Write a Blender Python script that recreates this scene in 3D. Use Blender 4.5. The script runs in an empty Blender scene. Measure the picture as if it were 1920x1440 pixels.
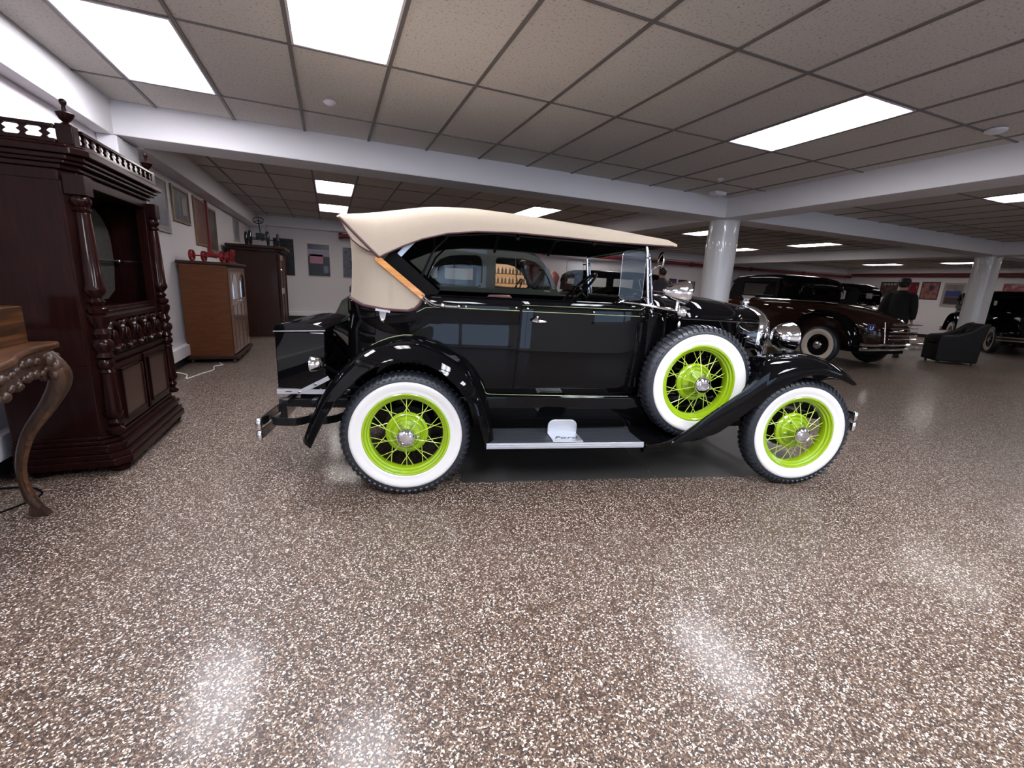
import bpy, bmesh, math, random
from mathutils import Vector, Matrix
random.seed(7)
C = bpy.context.scene.collection
S = bpy.context.scene
PI = math.pi
sin, cos, rad = math.sin, math.cos, math.radians

# ------------------------------------------------------------------ camera, world, exposure
CAM_H, YAW, PITCH, ROLL, FPX = 1.2423, .3922, .2214, .0494, 827.4
def room_dir(x, y, z):
    c, s = cos(YAW), sin(YAW)
    return Vector((x*c + y*s, -x*s + y*c, z))
right0 = room_dir(1, 0, 0)
up0 = room_dir(0, sin(PITCH), cos(PITCH))
fwd = room_dir(0, cos(PITCH), -sin(PITCH))
Rr = right0*cos(ROLL) + up0*sin(ROLL)
Uu = -right0*sin(ROLL) + up0*cos(ROLL)
M = Matrix((Rr, Uu, -fwd)).transposed().to_4x4()
M.translation = (0, 0, CAM_H)
cd = bpy.data.cameras.new('camera')
cam = bpy.data.objects.new('camera', cd)
C.objects.link(cam)
cam.matrix_world = M
cd.sensor_width = 36
cd.lens = FPX/1920*36
cd.clip_start = .05
S.camera = cam

w = bpy.data.worlds.new('world')
S.world = w
w.use_nodes = True
w.node_tree.nodes['Background'].inputs[0].default_value = (.55, .69, 1, 1)
w.node_tree.nodes['Background'].inputs[1].default_value = 4.5
S.view_settings.view_transform = 'Standard'
S.view_settings.look = 'None'
S.view_settings.gamma = 1
S.view_settings.use_curve_mapping = False
S.view_settings.exposure = 0.0
LAMP_NEAR, LAMP_FAR, LAMP_BEHIND = 44.0, 21.0, 58.0
try:
    S.cycles.use_denoising = True
    S.cycles.max_bounces = 8
    S.cycles.sample_clamp_indirect = 6
    S.cycles.caustics_reflective = False
    S.cycles.caustics_refractive = False
except Exception:
    pass

# ------------------------------------------------------------------ materials
def _mat(name):
    m = bpy.data.materials.new(name)
    m.use_nodes = True
    nt = m.node_tree
    return m, nt, nt.nodes['Principled BSDF']
def pb(b, **k):
    for a, v in k.items():
        a = a.replace('_', ' ')
        if a in b.inputs:
            if isinstance(v, tuple) and len(v) == 3: v = (*v, 1)
            b.inputs[a].default_value = v
def mat(name, col, rough=.5, metal=0., coat=0., coat_rough=.03, noise=0., scale=20., stretch=(1, 1, 1), bump=0., spec=.5):
    m, nt, b = _mat(name)
    pb(b, Base_Color=col, Roughness=rough, Metallic=metal, Coat_Weight=coat, Coat_Roughness=coat_rough, Specular_IOR_Level=spec)
    if noise or bump:
        tc = nt.nodes.new('ShaderNodeTexCoord'); mp = nt.nodes.new('ShaderNodeMapping')
        mp.inputs['Scale'].default_value = stretch
        n = nt.nodes.new('ShaderNodeTexNoise'); n.inputs['Scale'].default_value = scale; n.inputs['Detail'].default_value = 5
        nt.links.new(tc.outputs['Object'], mp.inputs[0]); nt.links.new(mp.outputs[0], n.inputs['Vector'])
        if noise:
            r = nt.nodes.new('ShaderNodeValToRGB')
            r.color_ramp.elements[0].position = .3; r.color_ramp.elements[1].position = .7
            r.color_ramp.elements[0].color = (*[c*(1-noise) for c in col], 1)
            r.color_ramp.elements[1].color = (*[min(1, c*(1+noise)) for c in col], 1)
            nt.links.new(n.outputs[0], r.inputs[0]); nt.links.new(r.outputs[0], b.inputs['Base Color'])
        if bump:
            bp = nt.nodes.new('ShaderNodeBump'); bp.inputs['Strength'].default_value = bump; bp.inputs['Distance'].default_value = .002
            nt.links.new(n.outputs[0], bp.inputs['Height']); nt.links.new(bp.outputs[0], b.inputs['Normal'])
    return m
def wood(name, c1, c2, rough=.3, coat=.5, axis=2, scale=9, spec=.5):
    m, nt, b = _mat(name)
    tc = nt.nodes.new('ShaderNodeTexCoord'); mp = nt.nodes.new('ShaderNodeMapping')
    st = [6., 6., 6.]; st[axis] = .5
    mp.inputs['Scale'].default_value = st
    n = nt.nodes.new('ShaderNodeTexNoise'); n.inputs['Scale'].default_value = scale; n.inputs['Detail'].default_value = 6; n.inputs['Distortion'].default_value = 1.2
    r = nt.nodes.new('ShaderNodeValToRGB')
    r.color_ramp.elements[0].position = .35; r.color_ramp.elements[1].position = .68
    r.color_ramp.elements[0].color = (*c1, 1); r.color_ramp.elements[1].color = (*c2, 1)
    nt.links.new(tc.outputs['Object'], mp.inputs[0]); nt.links.new(mp.outputs[0], n.inputs['Vector'])
    nt.links.new(n.outputs[0], r.inputs[0]); nt.links.new(r.outputs[0], b.inputs['Base Color'])
    pb(b, Roughness=rough, Coat_Weight=coat, Coat_Roughness=.08, Specular_IOR_Level=spec)
    return m
def emis(name, col, st):
    m, nt, b = _mat(name)
    pb(b, Base_Color=(.8, .8, .8), Emission_Color=col, Emission_Strength=st)
    return m
def glass(name, tint=(1, 1, 1), refl=1.0):
    m = bpy.data.materials.new(name); m.use_nodes = True
    nt = m.node_tree; nt.nodes.clear()
    o = nt.nodes.new('ShaderNodeOutputMaterial'); mx = nt.nodes.new('ShaderNodeMixShader')
    t = nt.nodes.new('ShaderNodeBsdfTransparent'); g = nt.nodes.new('ShaderNodeBsdfGlossy'); fr = nt.nodes.new('ShaderNodeFresnel')
    t.inputs[0].default_value = (*tint, 1); g.inputs['Roughness'].default_value = .02
    fr.inputs[0].default_value = 1.27
    nt.links.new(fr.outputs[0], mx.inputs[0]); nt.links.new(t.outputs[0], mx.inputs[1]); nt.links.new(g.outputs[0], mx.inputs[2])
    nt.links.new(mx.outputs[0], o.inputs[0])
    return m

def floor_mat():
    m, nt, b = _mat('flake_floor')
    tc = nt.nodes.new('ShaderNodeTexCoord')
    mp = nt.nodes.new('ShaderNodeMapping')
    nz = nt.nodes.new('ShaderNodeTexNoise'); nz.inputs['Scale'].default_value = 120
    add = nt.nodes.new('ShaderNodeMixRGB'); add.blend_type = 'ADD'; add.inputs[0].default_value = .009
    nt.links.new(tc.outputs['Object'], nz.inputs['Vector'])
    nt.links.new(tc.outputs['Object'], add.inputs[1]); nt.links.new(nz.outputs['Color'], add.inputs[2])
    v = nt.nodes.new('ShaderNodeTexVoronoi'); v.inputs['Scale'].default_value = 215
    nt.links.new(add.outputs[0], v.inputs['Vector'])
    sp = nt.nodes.new('ShaderNodeSeparateColor')
    nt.links.new(v.outputs['Color'], sp.inputs[0])
    r = nt.nodes.new('ShaderNodeValToRGB'); cr = r.color_ramp; cr.interpolation = 'CONSTANT'
    cols = [(0, (.012, .007, .0055)), (.20, (.034, .019, .012)), (.42, (.072, .041, .025)), (.64, (.130, .083, .054)), (.79, (.25, .195, .155)), (.905, (.62, .56, .51))]
    cr.elements[0].position = 0; cr.elements[0].color = (*cols[0][1], 1)
    cr.elements[1].position = cols[1][0]; cr.elements[1].color = (*cols[1][1], 1)
    for p, c in cols[2:]:
        e = cr.elements.new(p); e.color = (*c, 1)
    nt.links.new(sp.outputs[0], r.inputs[0])
    big = nt.nodes.new('ShaderNodeTexNoise'); big.inputs['Scale'].default_value = .8; big.inputs['Detail'].default_value = 3
    nt.links.new(tc.outputs['Object'], big.inputs['Vector'])
    mr = nt.nodes.new('ShaderNodeMapRange'); mr.inputs['To Min'].default_value = .42; mr.inputs['To Max'].default_value = .56
    nt.links.new(big.outputs[0], mr.inputs[0]); nt.links.new(mr.outputs[0], b.inputs['Roughness'])
    nt.links.new(r.outputs[0], b.inputs['Base Color'])
    bp = nt.nodes.new('ShaderNodeBump'); bp.inputs['Strength'].default_value = .35; bp.inputs['Distance'].default_value = .0012
    nt.links.new(sp.outputs[1], bp.inputs['Height']); nt.links.new(bp.outputs[0], b.inputs['Normal'])
    pb(b, Coat_Weight=.22, Coat_Roughness=.15, Specular_IOR_Level=.4)
    return m
def tile_mat():
    m, nt, b = _mat('mineral_tile')
    tc = nt.nodes.new('ShaderNodeTexCoord')
    n = nt.nodes.new('ShaderNodeTexNoise'); n.inputs['Scale'].default_value = 60; n.inputs['Detail'].default_value = 8
    oi = nt.nodes.new('ShaderNodeObjectInfo')
    nt.links.new(tc.outputs['Object'], n.inputs['Vector'])
    r = nt.nodes.new('ShaderNodeValToRGB')
    r.color_ramp.elements[0].position = .30; r.color_ramp.elements[1].position = .44
    r.color_ramp.elements[0].color = (.33, .30, .275, 1); r.color_ramp.elements[1].color = (.60, .565, .525, 1)
    nt.links.new(n.outputs[0], r.inputs[0])
    mx = nt.nodes.new('ShaderNodeMixRGB'); mx.blend_type = 'MULTIPLY'
    cr = nt.nodes.new('ShaderNodeValToRGB')
    cr.color_ramp.elements[0].color = (.9, .9, .9, 1); cr.color_ramp.elements[1].color = (1, 1, 1, 1)
    nt.links.new(oi.outputs['Random'], cr.inputs[0])
    mx.inputs[0].default_value = 1
    nt.links.new(r.outputs[0], mx.inputs[1]); nt.links.new(cr.outputs[0], mx.inputs[2])
    nt.links.new(mx.outputs[0], b.inputs['Base Color'])
    bp = nt.nodes.new('ShaderNodeBump'); bp.inputs['Strength'].default_value = .4; bp.inputs['Distance'].default_value = .002
    nt.links.new(n.outputs[0], bp.inputs['Height']); nt.links.new(bp.outputs[0], b.inputs['Normal'])
    pb(b, Roughness=.9, Specular_IOR_Level=.2)
    return m
def lamp_mat(name, LAMP, tint=(1, 1, 1)):
    # prismatic diffuser: two tubes behind it run along local y, violet-white towards the frame
    m, nt, b = _mat(name)
    tc = nt.nodes.new('ShaderNodeTexCoord'); sx = nt.nodes.new('ShaderNodeSeparateXYZ')
    nt.links.new(tc.outputs['Object'], sx.inputs[0])
    def mth(op, a, b_=None):
        n = nt.nodes.new('ShaderNodeMath'); n.operation = op
        for i, q in enumerate((a, b_)):
            if q is None: continue
            if isinstance(q, (int, float)): n.inputs[i].default_value = q
            else: nt.links.new(q, n.inputs[i])
        return n.outputs[0]
    ax = mth('ABSOLUTE', sx.outputs[0]); d = mth('ABSOLUTE', mth('SUBTRACT', ax, .13))
    ay = mth('ABSOLUTE', sx.outputs[1]); e = mth('MAXIMUM', mth('SUBTRACT', ay, .47), 0)
    k = mth('ADD', mth('MULTIPLY', d, 4.2), mth('MULTIPLY', e, 6.0))
    r = nt.nodes.new('ShaderNodeValToRGB')
    r.color_ramp.elements[0].position = .1; r.color_ramp.elements[0].color = (*tint, 1)
    r.color_ramp.elements[1].position = .85; r.color_ramp.elements[1].color = (.085, .065, .12, 1)
    nt.links.new(k, r.inputs[0])
    nt.links.new(r.outputs[0], b.inputs['Emission Color'])
    pb(b, Base_Color=(.8, .8, .8), Emission_Strength=LAMP, Roughness=.3)
    return m
MT = dict(
    floor=floor_mat(), tile=tile_mat(), lamp=lamp_mat('lamp_diffuser', LAMP_FAR, (1, .94, .88)), lampn=lamp_mat('lamp_diffuser_bright', LAMP_NEAR, (.95, .95, 1)), lampb=lamp_mat('lamp_diffuser_unseen', LAMP_BEHIND, (.92, .96, 1)),  # lampb: unseen panels behind the camera, boosted to light the near floor
    grid=mat('grid_metal', (.14, .128, .12), .5),
    wall=mat('wall_paint', (.66, .62, .64), .75, bump=.15, scale=180, spec=.3),
    beam=mat('beam_paint', (.72, .70, .71), .7, bump=.15, scale=160, spec=.3),
    column=mat('column_gloss', (.58, .57, .57), .28, coat=.4, bump=.5, scale=14, stretch=(.4, .4, 6)),
    white=mat('white_enamel', (.75, .74, .76), .4),
    dark=mat('dark_base', (.012, .011, .011), .5),
    black=mat('black_lacquer', (.002, .002, .0024), .3, coat=.46, coat_rough=.015, spec=0.),
    blackm=mat('black_satin', (.005, .005, .0055), .35, coat=.1, spec=.2),
    matte=mat('black_cloth', (.005, .005, .0055), .9, spec=.1),
    rubber=mat('rubber', (.016, .018, .024), .42, spec=.5),
    mat_rubber=mat('running_rubber', (.02, .022, .028), .5),
    whitewall=mat('whitewall', (.64, .62, .60), .38, spec=.4),
    lime=mat('lime_enamel', (.245, .375, .006), .22, coat=.7),
    spoke=mat('spoke_lime_sheen', (.42, .52, .07), .3, coat=.4),  # lime lightened: the sheen on the spokes is put into the colour
    limeline=mat('lime_stripe', (.36, .42, .22), .35),
    chrome=mat('chrome', (.86, .86, .88), .07, 1.),
    chromed=mat('chrome_dull', (.55, .55, .58), .18, 1.),
    alu=mat('brushed_aluminium', (.62, .64, .68), .36, .85, noise=.08, scale=60, stretch=(.2, 6, 6)),
    canvas=mat('tan_canvas', (.36, .30, .235), .92, noise=.06, scale=260, bump=.35, spec=.15),
    binding=mat('maroon_binding', (.060, .022, .024), .7),
    ash=wood('ash_bow', (.42, .16, .03), (.62, .27, .06), .3, .5, 0, 8),
    glass=glass('clear_glass', (.93, .95, .94)), dglass=glass('smoky_glass', (.5, .5, .5)),
    maroonleather=mat('maroon_leather', (.09, .016, .012), .3, coat=.3, noise=.3, scale=12, bump=.4),
    green=mat('grey_green_paint', (.021, .025, .019), .3, coat=.5, spec=.15),
    brownpaint=mat('brown_paint', (.017, .0075, .005), .3, coat=.6, spec=0.),
    ochre=mat('ochre_paint', (.16, .085, .02), .25, coat=.8),
    maroonpaint=mat('maroon_paint', (.05, .008, .008), .2, coat=.8),
    creamtyre=mat('cream_whitewall', (.52, .45, .38), .45),
    mahog=wood('mahogany', (.0075, .0018, .0016), (.015, .0035, .0028), .3, .16, spec=.05),
    mahogd=wood('mahogany_panel', (.03, .012, .008), (.045, .019, .011), .35, .2, spec=.2),
    oak=wood('oak_brown', (.068, .020, .005), (.100, .031, .008), .5, .08, 0, 10, spec=.2),
    oakd=wood('oak_dark', (.022, .007, .0045), (.034, .011, .007), .5, .1, spec=.2),
    oakf=wood('oak_front', (.12, .062, .04), (.17, .09, .06), .25, .6),
    walnut=wood('walnut', (.022, .008, .003), (.105, .038, .010), .4, .25, 1, 4, spec=.3),
    walnutd=wood('carved_walnut', (.020, .009, .006), (.050, .024, .013), .45, .1, spec=.3),
    red=mat('red_paint', (.20, .010, .012), .4), redpipe=mat('red_pipe_paint', (.16, .008, .014), .5),
    leather=mat('black_leather', (.010, .0105, .011), .5, spec=.25, bump=.6, scale=25, noise=.3),
    skin=mat('skin', (.42, .2, .14), .55), greyshirt=mat('grey_shirt', (.045, .042, .047), .9, noise=.2, scale=30),
    coatcloth=mat('dark_coat', (.004, .004, .005), .95), hair=mat('dark_hair', (.02, .012, .008), .6),
    jeans=mat('dark_trousers', (.006, .007, .010), .9),
    blue=mat('plate_blue', (.015, .03, .15), .35), gold=mat('gold_frame', (.22, .15, .085), .4, .3),
    silverf=mat('silver_frame', (.42, .38, .36), .35, .4), mirror=mat('mirror_glass', (.75, .8, .85), .03, 1.),
    cream=mat('cream_mount', (.30, .28, .265), .8), cable=mat('white_cable', (.7, .68, .66), .5),
    drip=mat('drip_mat', (.055, .054, .052), .42, coat=.25, coat_rough=.12, noise=.3, scale=300, spec=.4),
    warm=emis('display_glow', (1, .45, .14), .5), warmlamp=emis('brass_lamp', (1, .75, .3), 6), bottle=mat('amber_bottle', (.22, .16, .08), .2, coat=.5),
    niche=mat('niche_cloth', (.035, .031, .025), .8, noise=.2, scale=30),
    whitecloth=mat('white_cloth', (.6, .58, .56), .8),
    terracotta=mat('terracotta', (.16, .045, .035), .5),
)
def art_mat(name, cols, scale=3., seed=0.):
    m, nt, b = _mat(name)
    tc = nt.nodes.new('ShaderNodeTexCoord'); mp = nt.nodes.new('ShaderNodeMapping')
    mp.inputs['Location'].default_value = (seed, seed*2, seed*3)
    n = nt.nodes.new('ShaderNodeTexNoise'); n.inputs['Scale'].default_value = scale; n.inputs['Detail'].default_value = 4
    r = nt.nodes.new('ShaderNodeValToRGB'); cr = r.color_ramp
    k = len(cols)
    for i, c in enumerate(cols):
        p = .3 + .4*i/max(1, k-1)
        if i < 2: cr.elements[i].position = p; cr.elements[i].color = (*c, 1)
        else:
            e = cr.elements.new(p); e.color = (*c, 1)
    nt.links.new(tc.outputs['Object'], mp.inputs[0]); nt.links.new(mp.outputs[0], n.inputs['Vector'])
    nt.links.new(n.outputs[0], r.inputs[0]); nt.links.new(r.outputs[0], b.inputs['Base Color'])
    pb(b, Roughness=.3, Specular_IOR_Level=.3)
    return m

# ------------------------------------------------------------------ mesh helpers
def tag(o, label=None, cat=None, group=None, kind=None):
    if label: o['label'] = label
    if cat: o['category'] = cat
    if group: o['group'] = group
    if kind: o['kind'] = kind
    return o
def empty(name, loc=(0, 0, 0), rz=0, parent=None):
    o = bpy.data.objects.new(name, None); C.objects.link(o)
    o.location = loc; o.rotation_euler = (0, 0, rz); o.empty_display_size = .1
    if parent: o.parent = parent
    return o
def copy_tree(o, parent=None):
    c = o.copy(); C.objects.link(c); c.parent = parent
    for ch in list(o.children): copy_tree(ch, c)
    return c
class MB:
    def __init__(s): s.v = []; s.f = []
    def add(s, vs, fs):
        n = len(s.v); s.v += [tuple(p) for p in vs]; s.f += [tuple(i+n for i in f) for f in fs]; return s
    def box(s, x0, x1, y0, y1, z0, z1):
        return s.add([(x0,y0,z0),(x1,y0,z0),(x1,y1,z0),(x0,y1,z0),(x0,y0,z1),(x1,y0,z1),(x1,y1,z1),(x0,y1,z1)],
                     [(0,3,2,1),(4,5,6,7),(0,1,5,4),(1,2,6,5),(2,3,7,6),(3,0,4,7)])
    def bar(s, p0, p1, w, h, up=(0, 0, 1)):
        # rectangular bar from p0 to p1: w across, h along up
        p0, p1 = Vector(p0), Vector(p1); d = (p1-p0).normalized(); u = Vector(up)
        a = d.cross(u).normalized()*w/2; b = a.cross(d).normalized()*h/2
        vs = [p+q for p in (p0, p1) for q in (-a-b, a-b, a+b, -a+b)]
        return s.add(vs, [(0,3,2,1),(4,5,6,7),(0,1,5,4),(1,2,6,5),(2,3,7,6),(3,0,4,7)])
    def tube(s, pts, r, n=8, closed=False, caps=True):
        pts = [Vector(p) for p in pts]; m = len(pts)
        rs = r if isinstance(r, (list, tuple)) else [r]*m
        base = len(s.v); up = None; rings = []
        for i, p in enumerate(pts):
            a = pts[(i-1) % m] if (closed or i > 0) else p
            b = pts[(i+1) % m] if (closed or i < m-1) else p
            d = (b-a).normalized()
            if up is None:
                up = Vector((0, 0, 1)) if abs(d.z) < .9 else Vector((1, 0, 0))
            sd = d.cross(up).normalized(); up = sd.cross(d).normalized()
            rings.append([p + (sd*cos(2*PI*k/n) + up*sin(2*PI*k/n))*rs[i] for k in range(n)])
        vs = [q for rg in rings for q in rg]; fs = []
        for i in range(m if closed else m-1):
            j = (i+1) % m
            for k in range(n):
                l = (k+1) % n; fs.append((i*n+k, i*n+l, j*n+l, j*n+k))
        if caps and not closed:
            fs.append(tuple(range(n-1, -1, -1))); fs.append(tuple((m-1)*n+k for k in range(n)))
        return s.add(vs, fs)
    def lathe(s, prof, c=(0, 0, 0), axis='z', n=24, closed=False):
        # prof: (radius, height along axis)
        c = Vector(c); vs = []; m = len(prof)
        for (r, h) in prof:
            for k in range(n):
                a = 2*PI*k/n
                if axis == 'z': q = Vector((r*cos(a), r*sin(a), h))
                elif axis == 'y': q = Vector((r*cos(a), h, -r*sin(a)))
                else: q = Vector((h, r*cos(a), r*sin(a)))
                vs.append(c+q)
        fs = []
        for i in range(m if closed else m-1):
            j = (i+1) % m
            for k in range(n):
                l = (k+1) % n; fs.append((i*n+k, i*n+l, j*n+l, j*n+k))
        if not closed:
            if prof[0][0] > 1e-4: fs.append(tuple(range(n-1, -1, -1)))
            if prof[-1][0] > 1e-4: fs.append(tuple((m-1)*n+k for k in range(n)))
        return s.add(vs, fs)
    def grid(s, rows, closev=False):
        nu, nv = len(rows), len(rows[0]); vs = [p for r in rows for p in r]; fs = []
        for i in range(nu-1):
            for j in range(nv if closev else nv-1):
                k = (j+1) % nv; fs.append((i*nv+j, i*nv+k, (i+1)*nv+k, (i+1)*nv+j))
        return s.add(vs, fs)
    def loft(s, rows):
        # closed rings, capped
        s.grid(rows, True); n = len(rows[0]); N = len(s.v); t = N-len(rows)*n
        s.f.append(tuple(t+k for k in range(n-1, -1, -1))); s.f.append(tuple(N-n+k for k in range(n)))
        return s
    def prism(s, poly, a, b, axis='y'):
        n = len(poly)
        def P(p, h): return {'y': (p[0], h, p[1]), 'x': (h, p[0], p[1]), 'z': (p[0], p[1], h)}[axis]
        vs = [P(p, a) for p in poly] + [P(p, b) for p in poly]
        fs = [tuple(range(n)), tuple(range(2*n-1, n-1, -1))] + [(i, i+n, (i+1) % n + n, (i+1) % n) for i in range(n)]
        return s.add(vs, fs)
    def sphere(s, c, r, n=12, m=8, sc=(1, 1, 1)):
        c = Vector(c); vs = [(c.x, c.y, c.z+r*sc[2])]; fs = []
        for i in range(1, m):
            th = PI*i/m
            for k in range(n):
                a = 2*PI*k/n
                vs.append((c.x+r*sc[0]*sin(th)*cos(a), c.y+r*sc[1]*sin(th)*sin(a), c.z+r*sc[2]*cos(th)))
        vs.append((c.x, c.y, c.z-r*sc[2])); L = len(vs)-1
        for k in range(n):
            l = (k+1) % n
            fs.append((0, 1+k, 1+l)); fs.append((L, L-n+l, L-n+k))
            for i in range(m-2):
                fs.append((1+i*n+k, 1+(i+1)*n+k, 1+(i+1)*n+l, 1+i*n+l))
        return s.add(vs, fs)
    def build(s, name, m, parent=None, smooth=40, bevel=0, solid=0, sub=0, loc=None, fix=True):
        me = bpy.data.meshes.new(name); me.from_pydata(s.v, [], s.f); me.validate()
        if fix:
            bm = bmesh.new(); bm.from_mesh(me)
            bmesh.ops.remove_doubles(bm, verts=bm.verts, dist=1e-6)
            bmesh.ops.recalc_face_normals(bm, faces=bm.faces); bm.to_mesh(me); bm.free()
        if smooth:
            for p in me.polygons: p.use_smooth = True
            try: me.set_sharp_from_angle(angle=rad(smooth))
            except Exception: pass
        me.materials.append(m)
        o = bpy.data.objects.new(name, me); C.objects.link(o)
        if parent: o.parent = parent
        if loc: o.location = loc
        if solid:
            d = o.modifiers.new('s', 'SOLIDIFY'); d.thickness = solid; d.offset = 0
        if bevel:
            d = o.modifiers.new('b', 'BEVEL'); d.width = bevel; d.segments = 2; d.limit_method = 'ANGLE'; d.angle_limit = rad(35)
            d.harden_normals = False
        if sub:
            d = o.modifiers.new('u', 'SUBSURF'); d.levels = sub; d.render_levels = sub
        return o
def plate(name, m, parent, outline, holes, depth, mtx, bevel=0):
    # flat plate with holes: 2D curve filled and extruded, turned into a mesh
    cu = bpy.data.curves.new(name, 'CURVE'); cu.dimensions = '2D'; cu.fill_mode = 'BOTH'; cu.extrude = depth/2
    cu.bevel_depth = bevel; cu.bevel_resolution = 1
    for pts in [outline]+list(holes):
        sp = cu.splines.new('POLY'); sp.points.add(len(pts)-1)
        for i, p in enumerate(pts): sp.points[i].co = (p[0], p[1], 0, 1)
        sp.use_cyclic_u = True
    t = bpy.data.objects.new(name+'_c', cu); C.objects.link(t)
    bpy.context.view_layer.update()
    me = bpy.data.meshes.new_from_object(t.evaluated_get(bpy.context.evaluated_depsgraph_get()))
    bpy.data.objects.remove(t); bpy.data.curves.remove(cu)
    me.name = name; me.materials.clear(); me.materials.append(m)
    o = bpy.data.objects.new(name, me); C.objects.link(o); me.transform(mtx)
    if parent: o.parent = parent
    return o
def arc(cx, cz, r, a0, a1, n): return [(cx+r*cos(rad(a0+(a1-a0)*i/n)), cz+r*sin(rad(a0+(a1-a0)*i/n))) for i in range(n+1)]
def rrect(x0, x1, z0, z1, r, n=4):
    return arc(x1-r, z0+r, r, -90, 0, n)+arc(x1-r, z1-r, r, 0, 90, n)+arc(x0+r, z1-r, r, 90, 180, n)+arc(x0+r, z0+r, r, 180, 270, n)
def interp(tab, x):
    if x <= tab[0][0]: return tab[0][1]
    for (a, b), (c, d) in zip(tab, tab[1:]):
        if x <= c: return b+(d-b)*(x-a)/(c-a)
    return tab[-1][1]
def smoothpts(pts, k=4):
    # Catmull-Rom through the points
    P = [Vector(p) for p in pts]; out = []
    for i in range(len(P)-1):
        a = P[max(i-1, 0)]; b = P[i]; c = P[i+1]; d = P[min(i+2, len(P)-1)]
        for j in range(k):
            t = j/k
            out.append(.5*((2*b)+(c-a)*t+(2*a-5*b+4*c-d)*t*t+(3*b-a-3*c+d)*t**3))
    out.append(P[-1]); return out

# ------------------------------------------------------------------ room shell
XL, XR, YB, YF, ZC = -1.85, 21.6, -3.3, 13.4, 2.64
MB().box(XL-.2, XR+.2, YB-.2, YF+.2, -.1, 0).build('floor', MT['floor'], smooth=0)['kind'] = 'structure'
def struct(name, mb, m, **k): return tag(mb.build(name, m, smooth=0, **k), kind='structure')
struct('wall_left', MB().box(XL-.15, XL, YB, YF, 0, 2.8), MT['wall'])
struct('wall_far', MB().box(XL, XR, YF, YF+.15, 0, 2.8), MT['wall'])
struct('wall_right', MB().box(XR, XR+.15, YB, YF, 0, 2.8), MT['wall'])
wb = MB()
WINS = [(-1.4, .6), (2.2, 4.6), (6.6, 9.2)]
prev = XL
for a, b in WINS:
    wb.box(prev, a, YB-.15, YB, 0, 2.8); wb.box(a, b, YB-.15, YB, 0, .08 if a < 0 else .7); wb.box(a, b, YB-.15, YB, 2.25, 2.8); prev = b
wb.box(prev, XR, YB-.15, YB, 0, 2.8)
struct('wall_back', wb, MT['wall'])
for i, (a, b) in enumerate(WINS):
    f = MB()
    for x in (a+.03, (a+b)/2, b-.03): f.box(x-.03, x+.03, YB-.1, YB-.04, .08 if a < 0 else .7, 2.25)
    for z in (.11 if a < 0 else .73, 2.22): f.box(a, b, YB-.1, YB-.04, z-.03, z+.03)
    wo = struct('window_%d' % (i+1), f, MT['white'])
    tag(MB().box(a, b, YB-.072, YB-.068, .08 if a < 0 else .7, 2.25).build('pane', MT['glass'], wo, smooth=0))
# beams
struct('beam', MB().box(XL, XR, 5.33, 5.75, 2.37, ZC+.1), MT['beam'], bevel=.008)
struct('beam', MB().box(5.53, 5.97, YB, YF, 2.368, ZC+.1), MT['beam'], bevel=.008)
struct('beam', MB().box(13.5, 13.95, YB, YF, 2.368, ZC+.1), MT['beam'], bevel=.008)
struct('beam', MB().box(XL, XR, YB, YB+.3, 2.37, ZC+.1), MT['beam'])
struct('beam', MB().box(XL, -1.73, YB, 5.33, 2.36, ZC+.1), MT['beam'], bevel=.006)
struct('beam', MB().box(XL, -1.64, 5.75, YF, 2.36, ZC+.1), MT['beam'], bevel=.006)
struct('beam', MB().box(-1.64, XR, 13.2, YF, 2.40, ZC+.1), MT['beam'])
struct('beam', MB().box(21.3, XR, 5.75, 13.2, 2.44, ZC+.1), MT['beam'])
struct('trim_1', MB().box(XL, -1.70, 5.30, 5.78, 0, 2.36), MT['beam'], bevel=.01)   # pilaster
def column(x, y):
    o = MB().lathe([(.225, .1), (.225, 2.37)], (x, y, 0), n=48).build('column', MT['column'])
    tag(o, kind='structure')
    MB().lathe([(.235, 0), (.235, .1), (.226, .105)], (x, y, 0), n=48).build('base_ring', MT['dark'], o)
    return o
column(5.79, 5.58); column(13.83, 5.62)
struct('baseboard_left', MB().box(XL, -1.77, YB, 5.3, .12, .26).box(XL, -1.77, 5.78, YF-.1, .12, .26), MT['white'], bevel=.004)
struct('trim_2', MB().box(XL, -1.835, YB, 5.3, 0, .12).box(XL, -1.835, 5.78, YF-.1, 0, .12), MT['dark'])
struct('baseboard_far', MB().box(-1.77, XR, YF-.08, YF, .14, .26), MT['white'], bevel=.004)
struct('trim_3', MB().box(-1.77, XR, YF-.02, YF, 0, .14), MT['dark'])
struct('baseboard_right', MB().box(XR-.04, XR, YB, YF, 0, .12), MT['dark'])
# ceiling: slab, tiles, grid bars
X0, Y0 = -1.40, 4.71            # a grid crossing
ceil = struct('ceiling', MB().box(XL-.1, XR+.1, YB-.1, YF+.1, ZC+.06, ZC+.2), MT['dark'])
xs_all = [X0+.61*i for i in range(-1, 39)]
ys_near = [Y0+1.22*i for i in range(-7, 1)]
ys_far = [6.56+1.22*i for i in range(0, 6)]
baysx = [(-1.73, 5.53), (5.97, 13.5), (13.95, 21.3)]
LIGHTS = [(-1.40, 3.49), (-.18, 2.27), (3.48, 2.27), (7.95, 2.27), (-.18, 7.78), (-.18, 10.2), (3.52, 7.78), (7.74, 7.78),
          (11.61, 7.78), (11.61, 10.22), (-.18, -1.39), (1.65, -1.39), (1.65, -.17), (3.48, -1.39), (-1.40,-.17), (7.95, -1.39), (11.6, 2.27), (19.06, 10.22), (19.06, 7.78), (15.2, 2.27), (18.9, 2.27), (3.52, 10.6), (7.74, 10.9)]  # some panels behind the camera are added, unseen, to brighten the near floor
cells = []; lightcells = []
def split(a, b, lines):
    v = [a]+[q for q in lines if a+.02 < q < b-.02]+[b]; return list(zip(v, v[1:]))
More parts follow.
